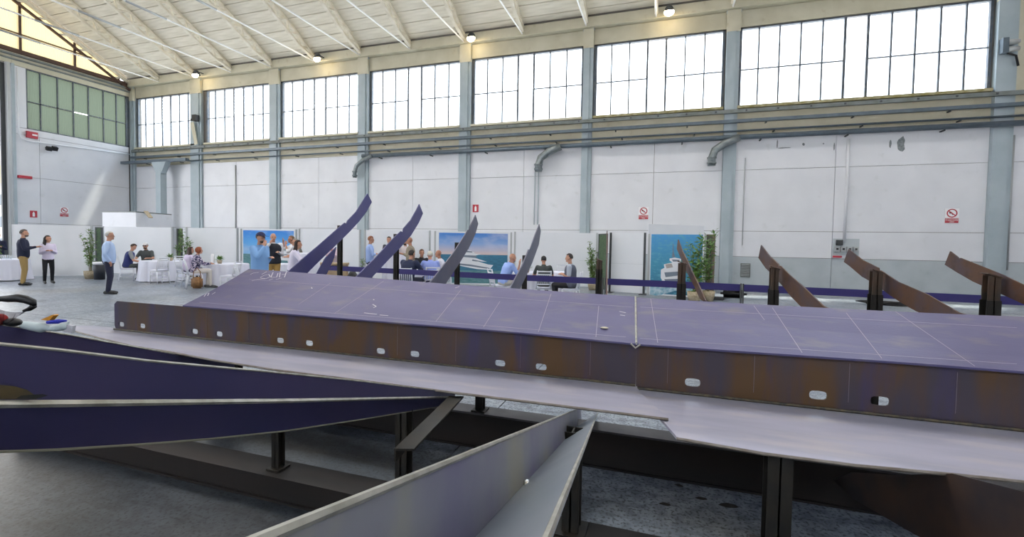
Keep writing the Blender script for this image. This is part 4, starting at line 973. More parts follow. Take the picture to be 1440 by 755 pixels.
# headings are relative to the line of sight
R_IMG, L_IMG, TO, AWAY = -90, 90, 180, 0
def los(p): return math.degrees(math.atan2(-p.x, p.y))
navy = (0.012, 0.016, 0.045); ltblue = (0.36, 0.50, 0.80); whit = (0.72, 0.70, 0.82); khaki = (0.36, 0.24, 0.09); blk = (0.008, 0.008, 0.012)
person(33, 14.9, R_IMG-5, 'bearded man standing in a dark navy sweater and khaki trousers, gesturing', navy, khaki, hair=(0.10, 0.08, 0.07), h=1.80, arms=('front', 'gesture'), beard=(0.12, 0.09, 0.08), build=1.05, belly=0.014)
person(68, 15.6, TO+10, 'standing woman with long dark hair, white shirt and black trousers', (0.72, 0.66, 0.82), blk, hair=(0.015, 0.010, 0.010), h=1.62, arms=('front', 'front'), hairstyle='long', headturn=45, build=0.9)
person(153, 13.0, R_IMG-5, 'grey-haired man standing in a light blue shirt and navy trousers', (0.42, 0.55, 0.80), (0.015, 0.018, 0.045), hair=(0.50, 0.49, 0.46), h=1.76, arms=('pocket', 'pocket'), build=1.05, belly=0.022)
person(-2, 17.9, TO, 'person in a dark top behind the table at the left edge', navy, blk, h=1.68, arms=('front', 'front'))
pA = spot(179, 17.0)
person(0, 0, R_IMG, 'man in a navy vest over a grey shirt, seated sideways with his head bowed', (0.25, 0.26, 0.28), (0.06, 0.07, 0.07), h=1.74, sit=True, lean=12, arms=('knee', 'knee'), sleeve='short', vest=(0.02, 0.03, 0.14), pos=pA, headtilt=35)
chair(pA, 0, R_IMG, 'white spindle chair under the man in the navy vest')
pB = spot(207, 18.1)
person(0, 0, TO-20, 'seated bearded man in dark grey with white-fronted cap and sunglasses', (0.07, 0.08, 0.08), (0.04, 0.04, 0.05), h=1.78, sit=True, lean=8, arms=('table', 'table'), sleeve='short', cap=(0.70, 0.68, 0.68), glasses=True, beard=(0.10, 0.06, 0.04), pos=pB)
chair(pB, 0, TO-20, 'white spindle chair under the man in the white-fronted cap')
pC = spot(262, 15.5)
person(0, 0, R_IMG+25, 'seated woman with long dark hair beside the red-haired woman', (0.62, 0.55, 0.72), (0.03, 0.03, 0.07), hair=(0.05, 0.025, 0.02), h=1.62, sit=True, lean=10, arms=('table', 'table'), hairstyle='long', pos=pC)
chair(pC, 0, R_IMG+25, 'white spindle chair under the woman with long dark hair')
pD = spot(274, 14.9)
pat = mat('cloth_floral', (0.025, 0.025, 0.09), 0.8, c2=(0.55, 0.48, 0.60), scale=22, lo=0.48, hi=0.56)
pr, _ = person(0, 0, R_IMG+5, 'seated woman with curly red hair, dark floral blouse and white trousers', (0.03, 0.03, 0.09), (0.66, 0.62, 0.58), hair=(0.24, 0.06, 0.02), h=1.64, sit=True, lean=8, arms=('table', 'table'), hairstyle='bob', pos=pD, shoes=(0.10, 0.10, 0.10), build=1.1)
for c in pr.children:
    if c.name.startswith('shirt'): c.data.materials.clear(); c.data.materials.append(pat)
chair(pD, 0, R_IMG+5, 'white spindle chair under the red-haired woman, bag hanging from it')
person(365, 10.2, TO+50, 'man in a navy cap and loose light blue sweater, hand at his mouth', (0.20, 0.38, 0.68), (0.55, 0.48, 0.38), hair=(0.10, 0.08, 0.07), h=1.76, arms=('front', 'face'), cap=(0.015, 0.02, 0.08), build=1.12, belly=0.02, beard=(0.10, 0.08, 0.07))
person(384, 13.9, TO+10, 'bald man in a dark vest and khaki trousers behind the capped man', (0.62, 0.63, 0.68), (0.36, 0.22, 0.06), h=1.80, arms=('front', 'face'), hairstyle='bald', vest=(0.015, 0.018, 0.03), build=1.15)
person(411, 15.0, L_IMG+10, 'man in a white shirt drinking from a raised glass', (0.70, 0.70, 0.74), (0.20, 0.18, 0.16), hair=(0.22, 0.14, 0.08), h=1.74, arms=('face', 'phone'), sleeve='rolled', tan=True)
person(411, 12.2, R_IMG-5, 'woman with dark straight hair and white blouse leaning over the tall table', (0.72, 0.68, 0.82), (0.03, 0.05, 0.12), hair=(0.03, 0.015, 0.012), h=1.62, lean=10, arms=('table', 'table'), hairstyle='long')
person(421, 14.0, L_IMG+20, 'grey-haired person in an olive top behind the dark-haired woman', (0.16, 0.15, 0.12), (0.05, 0.05, 0.05), hair=(0.28, 0.27, 0.24), h=1.66, arms=('table', 'front'), lean=8, sleeve='short')
person(470, 15.7, TO-30, 'person in a pale pink top between the tallest blue frame and its post', (0.62, 0.50, 0.56), (0.05, 0.05, 0.08), h=1.62, arms=('raised', 'front'), lean=15)
person(520, 15.6, R_IMG+5, 'reddish-haired man in a light blue shirt with folded arms', (0.35, 0.48, 0.82), (0.015, 0.02, 0.06), hair=(0.26, 0.10, 0.05), h=1.78, arms=('crossed', 'crossed'))
person(547, 17.5, TO-20, 'dark-haired man in a black T-shirt beyond the second blue frame', (0.02, 0.02, 0.03), (0.03, 0.03, 0.05), hair=(0.02, 0.015, 0.012), h=1.79, arms=('front', 'front'), sleeve='short')
person(577, 14.9, L_IMG-10, 'bald standing man in an olive-beige top turned to the left', (0.26, 0.22, 0.16), (0.08, 0.07, 0.07), h=1.76, arms=('front', 'gesture'), hairstyle='bald', tan=True, build=1.1)
person(570, 17.6, TO-25, 'dark-bearded man half hidden behind the bald standing man', (0.55, 0.50, 0.52), (0.05, 0.05, 0.06), hair=(0.02, 0.015, 0.01), h=1.70, arms=('gesture', 'front'), beard=(0.02, 0.015, 0.01))
pE = spot(572, 12.5)
person(0, 0, AWAY-40, 'broad man in dark navy seated with his back turned', (0.012, 0.02, 0.06), (0.02, 0.02, 0.04), hair=(0.02, 0.018, 0.018), h=1.80, sit=True, lean=14, arms=('table', 'table'), build=1.25, pos=pE)
chair(pE, 0, AWAY-10, 'white spindle chair under the broad man in navy', dy=-0.02)
pF = spot(592, 15.2)
person(0, 0, TO+10, 'short-haired man in a black T-shirt seated facing the camera', (0.012, 0.012, 0.016), (0.03, 0.03, 0.04), hair=(0.12, 0.06, 0.03), h=1.74, sit=True, lean=8, arms=('table', 'table'), sleeve='short', pos=pF)
chair(pF, 0, TO+10, 'white spindle chair under the man in the black T-shirt')
pG = spot(606, 13.1)
person(0, 0, AWAY+10, 'white-haired man in a light blue shirt seated with his back turned', (0.28, 0.36, 0.76), (0.02, 0.025, 0.06), hair=(0.60, 0.58, 0.50), h=1.72, sit=True, lean=12, arms=('table', 'table'), pos=pG, build=1.1)
chair(pG, 0, AWAY+10, 'white spindle chair under the white-haired man')
pH = spot(622, 14.2)
person(0, 0, L_IMG-15, 'tanned bald man in a white shirt seated behind the third frame', (0.70, 0.70, 0.78), (0.05, 0.05, 0.06), h=1.74, sit=True, lean=8, arms=('table', 'table'), hairstyle='bald', tan=True, pos=pH)
chair(pH, 0, L_IMG-15, 'white spindle chair under the bald man in the white shirt')
pI = spot(708, 12.6)
person(0, 0, R_IMG+25, 'bald man in a light blue shirt seated with one hand raised', (0.30, 0.42, 0.80), (0.50, 0.48, 0.44), h=1.76, sit=True, lean=20, arms=('phone', 'wave'), sleeve='rolled', hairstyle='bald', pos=pI, build=1.1)
chair(spot(702, 12.6), 0, R_IMG+20, 'white spindle chair under the bald man in light blue')
pJ = spot(765, 12.3)
person(0, 0, AWAY+5, 'dark-haired man in a charcoal T-shirt seated with his back turned', (0.045, 0.055, 0.055), (0.03, 0.035, 0.03), hair=(0.02, 0.018, 0.02), h=1.58, sit=True, lean=12, arms=('table', 'table'), sleeve='short', pos=pJ, build=1.05)
chair(pJ, 0, AWAY+5, 'white spindle chair under the man in the charcoal T-shirt', dy=-0.06)
pK = spot(803, 12.0)
person(0, 0, L_IMG-10, 'short-haired man in a grey vest over a pale T-shirt, hands together', (0.42, 0.46, 0.54), (0.015, 0.015, 0.018), hair=(0.05, 0.04, 0.035), h=1.72, sit=True, lean=2, arms=('front', 'front'), sleeve='short', vest=(0.10, 0.11, 0.15), pos=pK, build=1.1)
chair(pK, 0, L_IMG-10, 'white spindle chair under the man in the grey vest')
# empty chairs
chair(224, 16.2, AWAY+30, 'empty white spindle chair pushed up to the table of the capped man')
chair(323, 14.3, AWAY+60, 'empty white spindle chair right of the red-haired woman, half hidden by the steel deck')
chair(252, 17.6, TO-10, 'empty white spindle chair behind the woman with long dark hair')
chair(347, 12.6, R_IMG+10, 'empty white spindle chair left of the man in light blue sweater')
chair(630, 12.3, AWAY-25, 'white spindle chair seen under the third frame beside the post')
chair(791, 15.4, TO, 'empty white spindle chair across the table from the man in charcoal')
# small things on tables
def tabletop(px, Z): p = spot(px, Z); return p
glass_m = glass_mat('clear_glass', (0.95, 0.97, 0.98), 0.8)
def tumbler(p, h, label, z, r=0.035):
    bm = B(); lathe(bm, [(r*0.8, 0), (r, h), (r*0.92, h), (r*0.72, 0.01)], 12); o = finish('glass', bm, glass_m, smooth=True); o.location = (p.x, p.y, z); tag(o, label, 'glass', 'glasses on the left-edge table')
for i in range(5):
    tumbler(spot(3+i*3.2, 16.3+0.1*(i % 2)), 0.16, '%s clear glass from the left on the left-edge table' % ('first', 'second', 'third', 'fourth', 'fifth')[i], 0.751)
def centre(px, Z, z, label):
    p = spot(px, Z); t = empty('table_centrepiece', (p.x, p.y, z), label=label, cat='centrepiece')
    bm = B(); lathe(bm, [(0.06, 0), (0.08, 0.10), (0.07, 0.12)], 14); finish('vase', bm, pot_m, t, smooth=True)
    bm = B(); rnd = random.Random(int(px))
    for i in range(60):
        a = rnd.uniform(0, 6.28); el = rnd.uniform(0.1, 1.3); d = Vector((math.cos(a)*math.cos(el), math.sin(a)*math.cos(el), math.sin(el))); s = d.cross(Vector((0, 0, 1))).normalized()*0.02
        q = Vector((0, 0, 0.10)) + d*0.05; e = q + d*rnd.uniform(0.08, 0.17); m_ = (q+e)/2
        v = [bm.verts.new(x) for x in (q, m_+s, e, m_-s)]; bm.faces.new(v)
    tag(finish('foliage', bm, leaf_m, t), kind='stuff')
centre(240, 17.2, 0.761, 'leafy centrepiece on the table of the capped seated man')
centre(309, 15.8, 0.761, 'leafy centrepiece on the table of the red-haired woman')
centre(441, 16.1, 0.801, 'leafy centrepiece on the buffet behind the tallest blue frame')
centre(741, 13.7, 0.761, 'leafy centrepiece on the table of the bald man in light blue')
p = spot(299, 15.7); bm = B(); lathe(bm, [(0.055, 0), (0.06, 0.2), (0.05, 0.3), (0.025, 0.33)], 14); o = finish('white_pitcher', bm, pure_m, smooth=True); o.location = (p.x, p.y, 0.761); tag(o, 'white pitcher on the table of the red-haired woman', 'pitcher')
p = spot(277, 14.6); t = empty('handbag', (p.x, p.y, 0.02), 0.3, label='brown leather handbag hanging from the chair of the red-haired woman', cat='handbag')
bagm = mat('tan_leather', (0.30, 0.15, 0.05), 0.6, c2=(0.18, 0.08, 0.03), scale=12)
bm = B(); cbox(bm, (0, 0, 0.19), (0.34, 0.16, 0.36)); bmesh.ops.bevel(bm, geom=list(bm.edges), offset=0.05, segments=3, affect='EDGES'); finish('bag_body', bm, bagm, t, smooth=True)
bm = B(); tube(bm, [(-0.13, 0, 0.34), (-0.10, 0, 0.55), (0, 0, 0.66), (0.10, 0, 0.55), (0.13, 0, 0.34)], 0.012, 6); finish('strap', bm, bagm, t, smooth=True)
p = spot(140, 17.4); t = empty('waste_bin', (p.x, p.y, 0), label='black bin with white liner rim behind the elderly man', cat='bin')
bm = B(); lathe(bm, [(0.16, 0), (0.19, 0.58)], 18); finish('bin_body', bm, mat('bin_black', (0.02, 0.025, 0.035), 0.5), t, smooth=True)
bm = B(); lathe(bm, [(0.195, 0.56), (0.20, 0.66), (0.17, 0.66)], 18); finish('bin_liner', bm, pure_m, t, smooth=True)
# buffet counter with baskets
p = spot(466, 14.4); t = empty('food_counter', (p.x, p.y, 0), math.radians(18), label='wooden serving counter behind the tallest blue frame', cat='counter')
wood = mat('pale_wood', (0.52, 0.38, 0.22), 0.6, c2=(0.42, 0.30, 0.17), scale=8, stretch=(1, 6, 1))
bm = B(); box(bm, (-0.45, -0.3, 0.86), (0.45, 0.3, 0.92)); finish('counter_top', bm, wood, t)
for sx in (-0.4, 0.4):
    for sy in (-0.25, 0.25): bm = B(); box(bm, (sx-0.03, sy-0.03, 0), (sx+0.03, sy+0.03, 0.86)); finish('leg', bm, wood, t)
bm = B(); box(bm, (-0.4, -0.28, 0.5), (0.4, 0.28, 0.84)); finish('front_panel', bm, wood, t)
bm = B(); lathe(bm, [(0.12, 0), (0.17, 0.10), (0.15, 0.10), (0.10, 0.02)], 16); o = finish('bread_basket', bm, pot_m, smooth=True); o.location = (p.x-0.1, p.y, 0.921); tag(o, 'round wicker basket on the wooden serving counter', 'basket')
p = spot(496, 13.0); bm = B(); loft(bm, [(Vector((0, 0, 0.0)), 0.16, 0.12), (Vector((0, 0, 0.3)), 0.2, 0.14), (Vector((0, 0, 0.62)), 0.17, 0.12), (Vector((0, 0, 0.75)), 0.08, 0.06)], 14); o = finish('black_backpack', bm, black_m, smooth=True); o.location = (p.x, p.y, 0.0); tag(o, 'black bag standing under the belt left of the second blue frame', 'bag')

# ================================================================== SHIP SECTION
dF = Vector((-0.1231, 0.9924, 0)); nF = Vector((dF.y, -dF.x, 0))
def atP(x, y, P):
    d = ray(x, y); return O + d*(((Vector(P)-O).dot(nF))/d.dot(nF))
hull = empty('hull_section', (0, 3.1, 0), label='long unfinished steel hull section of purple plates and curved frames on posts', cat='hull section')
FZ = 0.70
# bottom flange plates
def plate_z(pts, z, th, name, m=flange_m, parent=hull):
    bm = B(); prism(bm, [Vector((p[0], p[1], z-th)) for p in pts], Vector((0, 0, th)))
    return finish(name, bm, m, parent, world=True)
YB = 3.16
front = [atz(x, y, FZ) for x, y in ((105, 464.5), (140, 474), (190, 486), (240, 493.5), (300, 505), (390, 519), (500, 532.5), (640, 550.5), (800, 570), (900, 582.5), (940, 587.5))]
pl = [(p.x, p.y) for p in front]
sq = [(-0.02, 2.74), (-0.11, 2.95), (-0.14, 3.07), (-0.15, YB)]
plate_z([(-5.75, 3.05)] + pl + sq + [(-5.6, YB)], FZ, 0.016, 'bottom_plate')
fr2 = [atz(x, y, FZ-0.014) for x, y in ((951.5, 613), (1073, 634), (1202, 650.5), (1338, 663), (1440, 673.5))]
pr2 = [(p.x, p.y) for p in fr2]; sl = (pr2[-1][1]-pr2[-2][1])/(pr2[-1][0]-pr2[-2][0])
plate_z([(-0.12, 3.12), (-0.13, 2.95), (-0.02, 2.70), (pr2[0][0]-0.005, pr2[0][1]+0.02)] + pr2 + [(3.6, pr2[-1][1]+0.0), (3.6, YB), (-0.14, YB)], FZ-0.018, 0.016, 'bottom_plate')
em = mat('rusty_cut_edge', (0.16, 0.13, 0.10), 0.5, 0.3, c2=(0.26, 0.23, 0.20), scale=12)
bm = B(); tube(bm, [(x, y-0.001, FZ-0.008) for x, y in pl], 0.008, 6); finish('cut_edge', bm, em, hull, world=True)
bm = B(); tube(bm, [(x, y-0.001, FZ-0.026) for x, y in pr2] + [(3.6, pr2[-1][1]-0.001, FZ-0.026)], 0.008, 6); finish('cut_edge', bm, em, hull, world=True)
# web plate with scallop holes
Yw = 3.10
holes_px = [(170.5, 456, .5), (200, 458.3, .5), (273.7, 466), (308, 469.6), (393.7, 478.7), (434.5, 482.5), (535, 493.7), (583, 497.8), (703, 510.8), (760.7, 516), (974, 537.9), (1150.5, 555.8), (1237.5, 564)]
def web_top(px, py_): return atY(px, py_, Yw)
top = [web_top(x, y) for x, y in ((168, 422.5), (300, 434), (500, 449.5), (700, 468), (893, 486.5))]
zl = [(-5.16, 0.955), (-5.13, top[0].z)]+[(t_.x, t_.z) for t_ in top[1:]]
SEAM = atY(895, 487, Yw).x
outer = [(-5.15, 0.745), (-5.15, 0.955), (-5.11, 0.985)] + [(x, 0.985) for x in (-4, -3, -2, -1)] + [(SEAM, 0.972)]
right = [(SEAM, 0.972), (0.5, 0.985), (1.2, 0.995), (2.0, 1.0), (3.6, 1.0)]
def scallop(px, py_, s=1.0):
    c = atY(px, py_, Yw); w_, h_ = 0.040*s, 0.023*s; z = c.z
    pts = []
    for k in range(12):
        a = 2*math.pi*k/12; pts.append(Vector((c.x+math.copysign(abs(math.cos(a))**0.55, math.cos(a))*w_, Yw, z+math.copysign(abs(math.sin(a))**0.7, math.sin(a))*h_)))
    return pts
L1 = [Vector((x, Yw, z)) for x, z in [(-5.13, 0.705)] + outer + [(SEAM, 0.705)]]
bm = B(); prism(bm, L1, Vector((0, 0.012, 0)), [scallop(x[0], x[1]) for x in holes_px if x[0] < 890]); finish('web_plate', bm, web_m, hull, world=True)
L2 = [Vector((x, Yw, z)) for x, z in [(SEAM+0.002, 0.685)] + [(a, b) for a, b in right] + [(3.6, 0.685)]]
bm = B(); prism(bm, L2, Vector((0, 0.012, 0)), [scallop(x[0], x[1], 1.15) for x in holes_px if x[0] > 890]); finish('web_plate', bm, web_m, hull, world=True)
bm = B(); tube(bm, [(-5.15, Yw-0.006, 0.706), (SEAM, Yw-0.006, 0.706)], 0.009, 6); tube(bm, [(SEAM, Yw-0.006, 0.69), (3.6, Yw-0.006, 0.69)], 0.009, 6); finish('weld_bead', bm, weld_m, hull, world=True)
# vertical scribe lines on the web
bm = B()
for x, ya, yb_ in ((290, 434, 466), (349, 439, 474), (559, 456, 496), (641, 463, 512), (732, 471, 520), (830, 480, 532), (939, 492, 536), (1060.5, 498, 556), (1194, 508, 571), (1345, 520, 590)):
    c = atY(x, (ya+yb_)/2, Yw-0.002); box(bm, (c.x-0.0013, Yw-0.0022, 0.74), (c.x+0.0013, Yw-0.0008, 0.965))
tag(finish('scribe_line', bm, mat('faint_scribe', (0.16, 0.14, 0.16), 0.8), hull, world=True), kind='stuff')
# sloping deck plates
def dback(px, py_):
    """back edge point of the deck: depth grows gently towards the right"""
    Y = 3.80; 
    for _ in range(4):
        q = atY(px, py_, Y); Y = 3.80 + 0.012*(q.x+4.2)
    return q
bk = [dback(x, y) for x, y in ((350, 378), (420, 383), (533, 391.5), (640, 400), (760, 408), (893, 417))]
bk2 = [dback(x, y) for x, y in ((895, 417.3), (1000, 423.5), (1120, 430), (1258, 437), (1350, 441), (1440, 444.5))]
ext = bk2[-1] + (bk2[-1]-bk2[-2])*6
bk2.append(Vector((3.6, bk2[-1].y+0.02, bk2[-1].z-0.0)))
def interp(P, x):
    for a, b in zip(P, P[1:]):
        if a.x <= x <= b.x: return a.lerp(b, (x-a.x)/max(1e-6, b.x-a.x))
    return P[0] if x < P[0].x else P[-1]
def deck(xf0, xf1, xb, fz, name, dz=0.0, n=18):
    """ruled plate between front edge (on the web) and the back edge"""
    bm = B(); R = []
    for i in range(n+1):
        t_ = i/n; xf = xf0+(xf1-xf0)*t_; f = Vector((xf, Yw-0.03, fz(xf)+dz)); b = interp(xb, xb[0].x+(xb[-1].x-xb[0].x)*t_) + Vector((0, 0, dz))
        R.append([f.lerp(b, s_) + Vector((0, 0, -0.02*math.sin(math.pi*s_)*0.6)) for s_ in (0, 0.25, 0.5, 0.75, 1)])
    T_ = [[bm.verts.new(p) for p in r] for r in R]; U_ = [[bm.verts.new(p-Vector((0, 0, 0.012))) for p in r] for r in R]
    for i in range(n):
        for j in range(4):
            bm.faces.new((T_[i][j], T_[i+1][j], T_[i+1][j+1], T_[i][j+1])); bm.faces.new((U_[i][j], U_[i][j+1], U_[i+1][j+1], U_[i+1][j]))
    for i in range(n):
        bm.faces.new((T_[i][0], U_[i][0], U_[i+1][0], T_[i+1][0])); bm.faces.new((T_[i][4], T_[i+1][4], U_[i+1][4], U_[i][4]))
    for j in range(4):
        bm.faces.new((T_[0][j], T_[0][j+1], U_[0][j+1], U_[0][j])); bm.faces.new((T_[n][j], U_[n][j], U_[n][j+1], T_[n][j+1]))
    o = finish(name, bm, deck_m, hull, world=True)
    return R
fzl = lambda x: 1.0 if x < -1 else 1.0-0.014*(x+1)/(SEAM+1)
fzr = lambda x: 0.988+0.02*min(1, (x-SEAM)/1.5)
RL = deck(-4.18, SEAM-0.004, bk, fzl, 'deck_plate'); RR = deck(SEAM+0.006, 3.6, bk2, fzr, 'deck_plate', dz=-0.004, n=24)
bm = B(); tube(bm, [p + Vector((0.004, 0, 0.003)) for p in RL[-1]], 0.007, 6); tube(bm, [RL[-1][0]+Vector((-0.03, -0.012, 0.0)), RL[-1][0]+Vector((0.0, -0.02, -0.025)), RL[-1][0]+Vector((0.03, -0.012, 0.0))], 0.006, 6); finish('seam_weld', bm, edge_m, hull, world=True)
def on_deck(px, py_):
    """nearest surface point of the deck seen at a pixel (ruled surface sampled)"""
    best = None; d = ray(px, py_)
    for R in (RL, RR):
        for i in range(len(R)-1):
            for j in range(4):
                for tri in ((R[i][j], R[i+1][j], R[i+1][j+1]), (R[i][j], R[i+1][j+1], R[i][j+1])):
                    from mathutils.geometry import intersect_ray_tri
                    h = intersect_ray_tri(tri[0], tri[1], tri[2], d, O, True)
                    if h: return h + Vector((0, 0, 0.0012))
    return None
def stroke(bm, pts, w):
    P = [on_deck(*p) for p in pts]; P = [p for p in P if p]
    for a, b in zip(P, P[1:]):
        s = (b-a).cross(Vector((0, -0.3, 1))).normalized()*w/2
        v = [bm.verts.new(x) for x in (a-s, a+s, b+s, b-s)]; bm.faces.new(v)
def dense(a, b, n=8): return [(a[0]+(b[0]-a[0])*i/n, a[1]+(b[1]-a[1])*i/n) for i in range(n+1)]
bm = B()
for a, b in (((1083, 428), (1128, 496)), ((1259, 438), (1371, 515)), ((775, 413), (757, 467)), ((648, 408), (613, 452)), ((540, 395), (470, 441)), ((703, 424), (680, 460)), ((842, 430), (838, 474)),
             ((915, 420), (925, 482)), ((1190, 440), (1240, 504)), ((350, 393), (890, 432)), ((900, 432), (1430, 461)), ((280, 425), (880, 474)), ((900, 476), (1430, 512)), ((465, 398), (420, 428)), ((1060, 430), (1075, 450))):
    stroke(bm, dense(a, b, 14), 0.0035)
tag(finish('scribe_line', bm, scribe_m, hull, world=True), kind='stuff')
bm = B()
for st in ([(352, 386), (356, 384), (364, 383)], [(368, 386), (375, 382), (387, 380)], [(366, 390), (372, 387), (378, 386), (380, 389), (374, 392), (366, 391)], [(384, 383), (381, 390), (388, 390)], [(391, 384), (389, 390)],
           [(394, 383), (393, 390)], [(399, 381), (396, 386), (401, 386), (403, 382), (400, 390)], [(354, 395), (362, 393), (374, 392)], [(378, 394), (384, 392)], [(388, 393), (396, 391)],
           [(287, 417), (290, 413), (294, 412), (292, 416)], [(298, 414), (303, 411)], [(512, 440), (520, 441), (530, 442)], [(534, 443), (546, 444)], [(524, 428), (529, 431), (525, 433)], [(525, 421), (526, 422)],
           [(871, 438), (880, 440)], [(872, 443), (879, 444)], [(438, 404), (439, 406)], [(640, 405), (646, 403)]):
    stroke(bm, st, 0.008)
tag(finish('chalk_writing', bm, chalk_m, hull, world=True), kind='stuff')
bm = B(); q = on_deck(850, 461)
lathe(bm, [(0.004, 0.006), (0.02, 0.004), (0.03, 0.0)], 10, q); finish('ground_spot', bm, mat('bare_spot', (0.50, 0.46, 0.36), 0.5), hull, world=True)
# back curved frames, each on its own post
posts_px = [479.5, 558.7, 644.5, 739.5, 845, 962.5, 1092.5, 1237, 1401]
PY_ = 5.3
F = [
 ([(404, 382), (424, 364), (448, 344), (476, 319.5), (484, 313), (486, 315), (488, 310), (500, 297.5), (516, 272.3), (522, 284), (514.5, 298), (503.5, 312), (491, 325.5), (469, 347), (448, 367), (430, 385)], blade_m),
 ([(497, 392), (519, 370), (533.5, 355), (555, 332), (563, 325), (565.5, 327), (566.5, 321), (576.5, 309.6), (584.7, 295.3), (588.8, 287), (593.8, 300), (588, 313), (577, 331), (562, 348), (544.5, 366), (518, 394)], blade_m),
 ([(601, 400), (620, 376), (637.5, 354), (652, 331), (657, 323), (658.5, 324), (660, 318), (667.7, 302), (671.4, 314.6), (667.2, 329.3), (658.4, 348.4), (643.8, 371.8), (634, 386), (623, 403)], bladeg_m),
 ([(714.5, 408), (724.5, 389), (733, 373), (742.5, 350.5), (744, 351.5), (750.3, 333), (757.4, 315.2), (759.3, 325), (756.5, 344), (746.8, 370.4), (736.5, 392.3), (727.5, 410)], bladeg_m),
 None,
 ([(984, 420), (976, 402.5), (966, 383.5), (959, 366.8), (951.5, 350), (953.2, 337), (959, 352.5), (966.3, 366.8), (973.5, 383.5), (983, 402.5), (991, 421)], rust_m),
 ([(1157, 430), (1129, 402.8), (1109.4, 386), (1097, 373.5), (1095.5, 375.5), (1093.5, 370.5), (1081.7, 359.7), (1070, 344.4), (1066.4, 362.5), (1076, 376.4), (1085.8, 386), (1101, 402.8), (1112, 416.7), (1126, 431)], rust_m),
 ([(1347, 439), (1304, 414), (1262, 395.8), (1238, 380), (1236, 381.5), (1235, 376.5), (1212, 365.3), (1193, 350), (1186.5, 368.2), (1195.6, 375), (1212, 389), (1231.7, 400), (1251, 415), (1270.6, 427.8), (1289, 438)], rust_m),
 ([(1500, 431), (1440, 401), (1409.4, 386), (1350, 362.5), (1349, 364.5), (1346, 361), (1335.8, 353.3), (1328.3, 372.2), (1345.6, 383), (1367.8, 395.8), (1390, 405.6), (1415, 416.7), (1460, 437)], rust_m)]
shapes = []
for px, fr in zip(posts_px, F):
    P = atY(px, 400, PY_); P = Vector((P.x+0.055, P.y, 0))
    if fr: S = [((atP(x, y, P)-P).dot(dF), atP(x, y, P).z) for x, y in fr[0]]
    else: S = [(-0.95, 1.15), (-0.4, 1.33), (0.0, 1.47), (0.35, 1.62), (0.72, 1.80), (0.80, 1.66), (0.4, 1.44), (0.0, 1.30), (-0.5, 1.10), (-0.8, 0.99)]
    # continue under the deck plate down to the web; first and last outline points are the visible ends
    a, b = S[0], S[-1]
    S = [(-2.12, 0.945), (-1.55, min(1.10, a[1]-0.03))] + S + [(-1.5, min(b[1], 0.95)), (-2.12, 0.80)]
    bm = B(); prism(bm, [P + dF*t_ + Vector((0, 0, z)) for t_, z in S], nF*0.012)
    finish('curved_frame', bm, fr[1] if fr else rust_m, hull, world=True)
    shapes.append((P, S))
# lower brace of the tallest frame
P, S = shapes[0]
bm = B(); q = [atP(x, y, P + nF*0.05) for x, y in ((467, 347), (452, 362), (437, 388), (452, 388), (464, 362))]
prism(bm, [v + nF*0.05 for v in q], nF*0.012); finish('frame_brace', bm, blade_m, hull, world=True)
# posts: H section shafts with lighter heads
def hpost(x, y, z0, z1, b, label, head=0.0, tall=True, turn=0.0, m=post_m):
    t = empty('steel_post', (x, y, z0), turn, label=label, cat='post')
    def H(z_a, z_b, w_):
        bm = B(); th = 0.008
        box(bm, (-w_/2, -w_/2, z_a), (w_/2, -w_/2+th, z_b)); box(bm, (-w_/2, w_/2-th, z_a), (w_/2, w_/2, z_b)); box(bm, (-th/2, -w_/2, z_a), (th/2, w_/2, z_b)); return bm
    zc = z1-z0-head
    finish('post_shaft', H(0.0, zc, b), m, t)
    if head: finish('post_head', H(zc, z1-z0, b*0.86), posthead_m, t)
    bm = B(); box(bm, (-b*0.9, -b*0.9, 0), (b*0.9, b*0.9, 0.012)); finish('base_plate', bm, m, t)
    if head: bm = B(); cbox(bm, (0, 0, z1-z0+0.004), (b*1.1, b*1.1, 0.01), Matrix.Rotation(0.35, 3, 'Y')); finish('top_cleat', bm, posthead_m, t)
    return t
names = ['behind the tallest blue frame', 'behind the second blue frame', 'behind the third, grey-violet frame', 'behind the narrow fourth frame', 'under the thin edge-on frame in the middle', 'under the first rusty frame beside the aerial yacht poster',
         'under the second rusty frame', 'under the third rusty frame, below the socket panel', 'under the last rusty frame at the right edge']
tops_px = [(479, 317), (558, 329), (644, 341), (739, 359), (845, 366), (960, 370), (1092, 377), (1240, 382), (1402, 388)]
for k, px in enumerate(posts_px):
    P = shapes[k][0]; z1 = atY(tops_px[k][0], tops_px[k][1], PY_).z
    w_ = (0.052, 0.054, 0.052, 0.050, 0.066, 0.092, 0.085, 0.095, 0.105)[k]
    hpost(P.x-0.058-w_/2*0.6, PY_, 0.0, z1, w_, 'dark steel post %s' % names[k], head=0.0 if k < 4 else (0.22 if k > 4 else 0.10), m=post_m)
# near side frames
def zpt(x, y, Zr, xr): return atd(x, y, Zr*(848-xr)/(848-x))
def strip(lines, th, name, m, nrm=None, parent=hull):
    """quad strip between two pixel polylines already lifted to 3D, thickened"""
    A, C = lines; bm = B(); n = len(A)
    nv = [((A[min(i+1, n-1)]-A[max(i-1, 0)]).cross(C[i]-A[i])).normalized()*th for i in range(n)]
    r = [[bm.verts.new(p) for p in (A[i], C[i], C[i]+nv[i], A[i]+nv[i])] for i in range(n)]
    for a, b in zip(r, r[1:]):
        for q in range(4): bm.faces.new((a[q], a[(q+1) % 4], b[(q+1) % 4], b[q]))
    bm.faces.new(r[0][::-1]); bm.faces.new(r[-1])
    return finish(name, bm, m, parent, world=True)
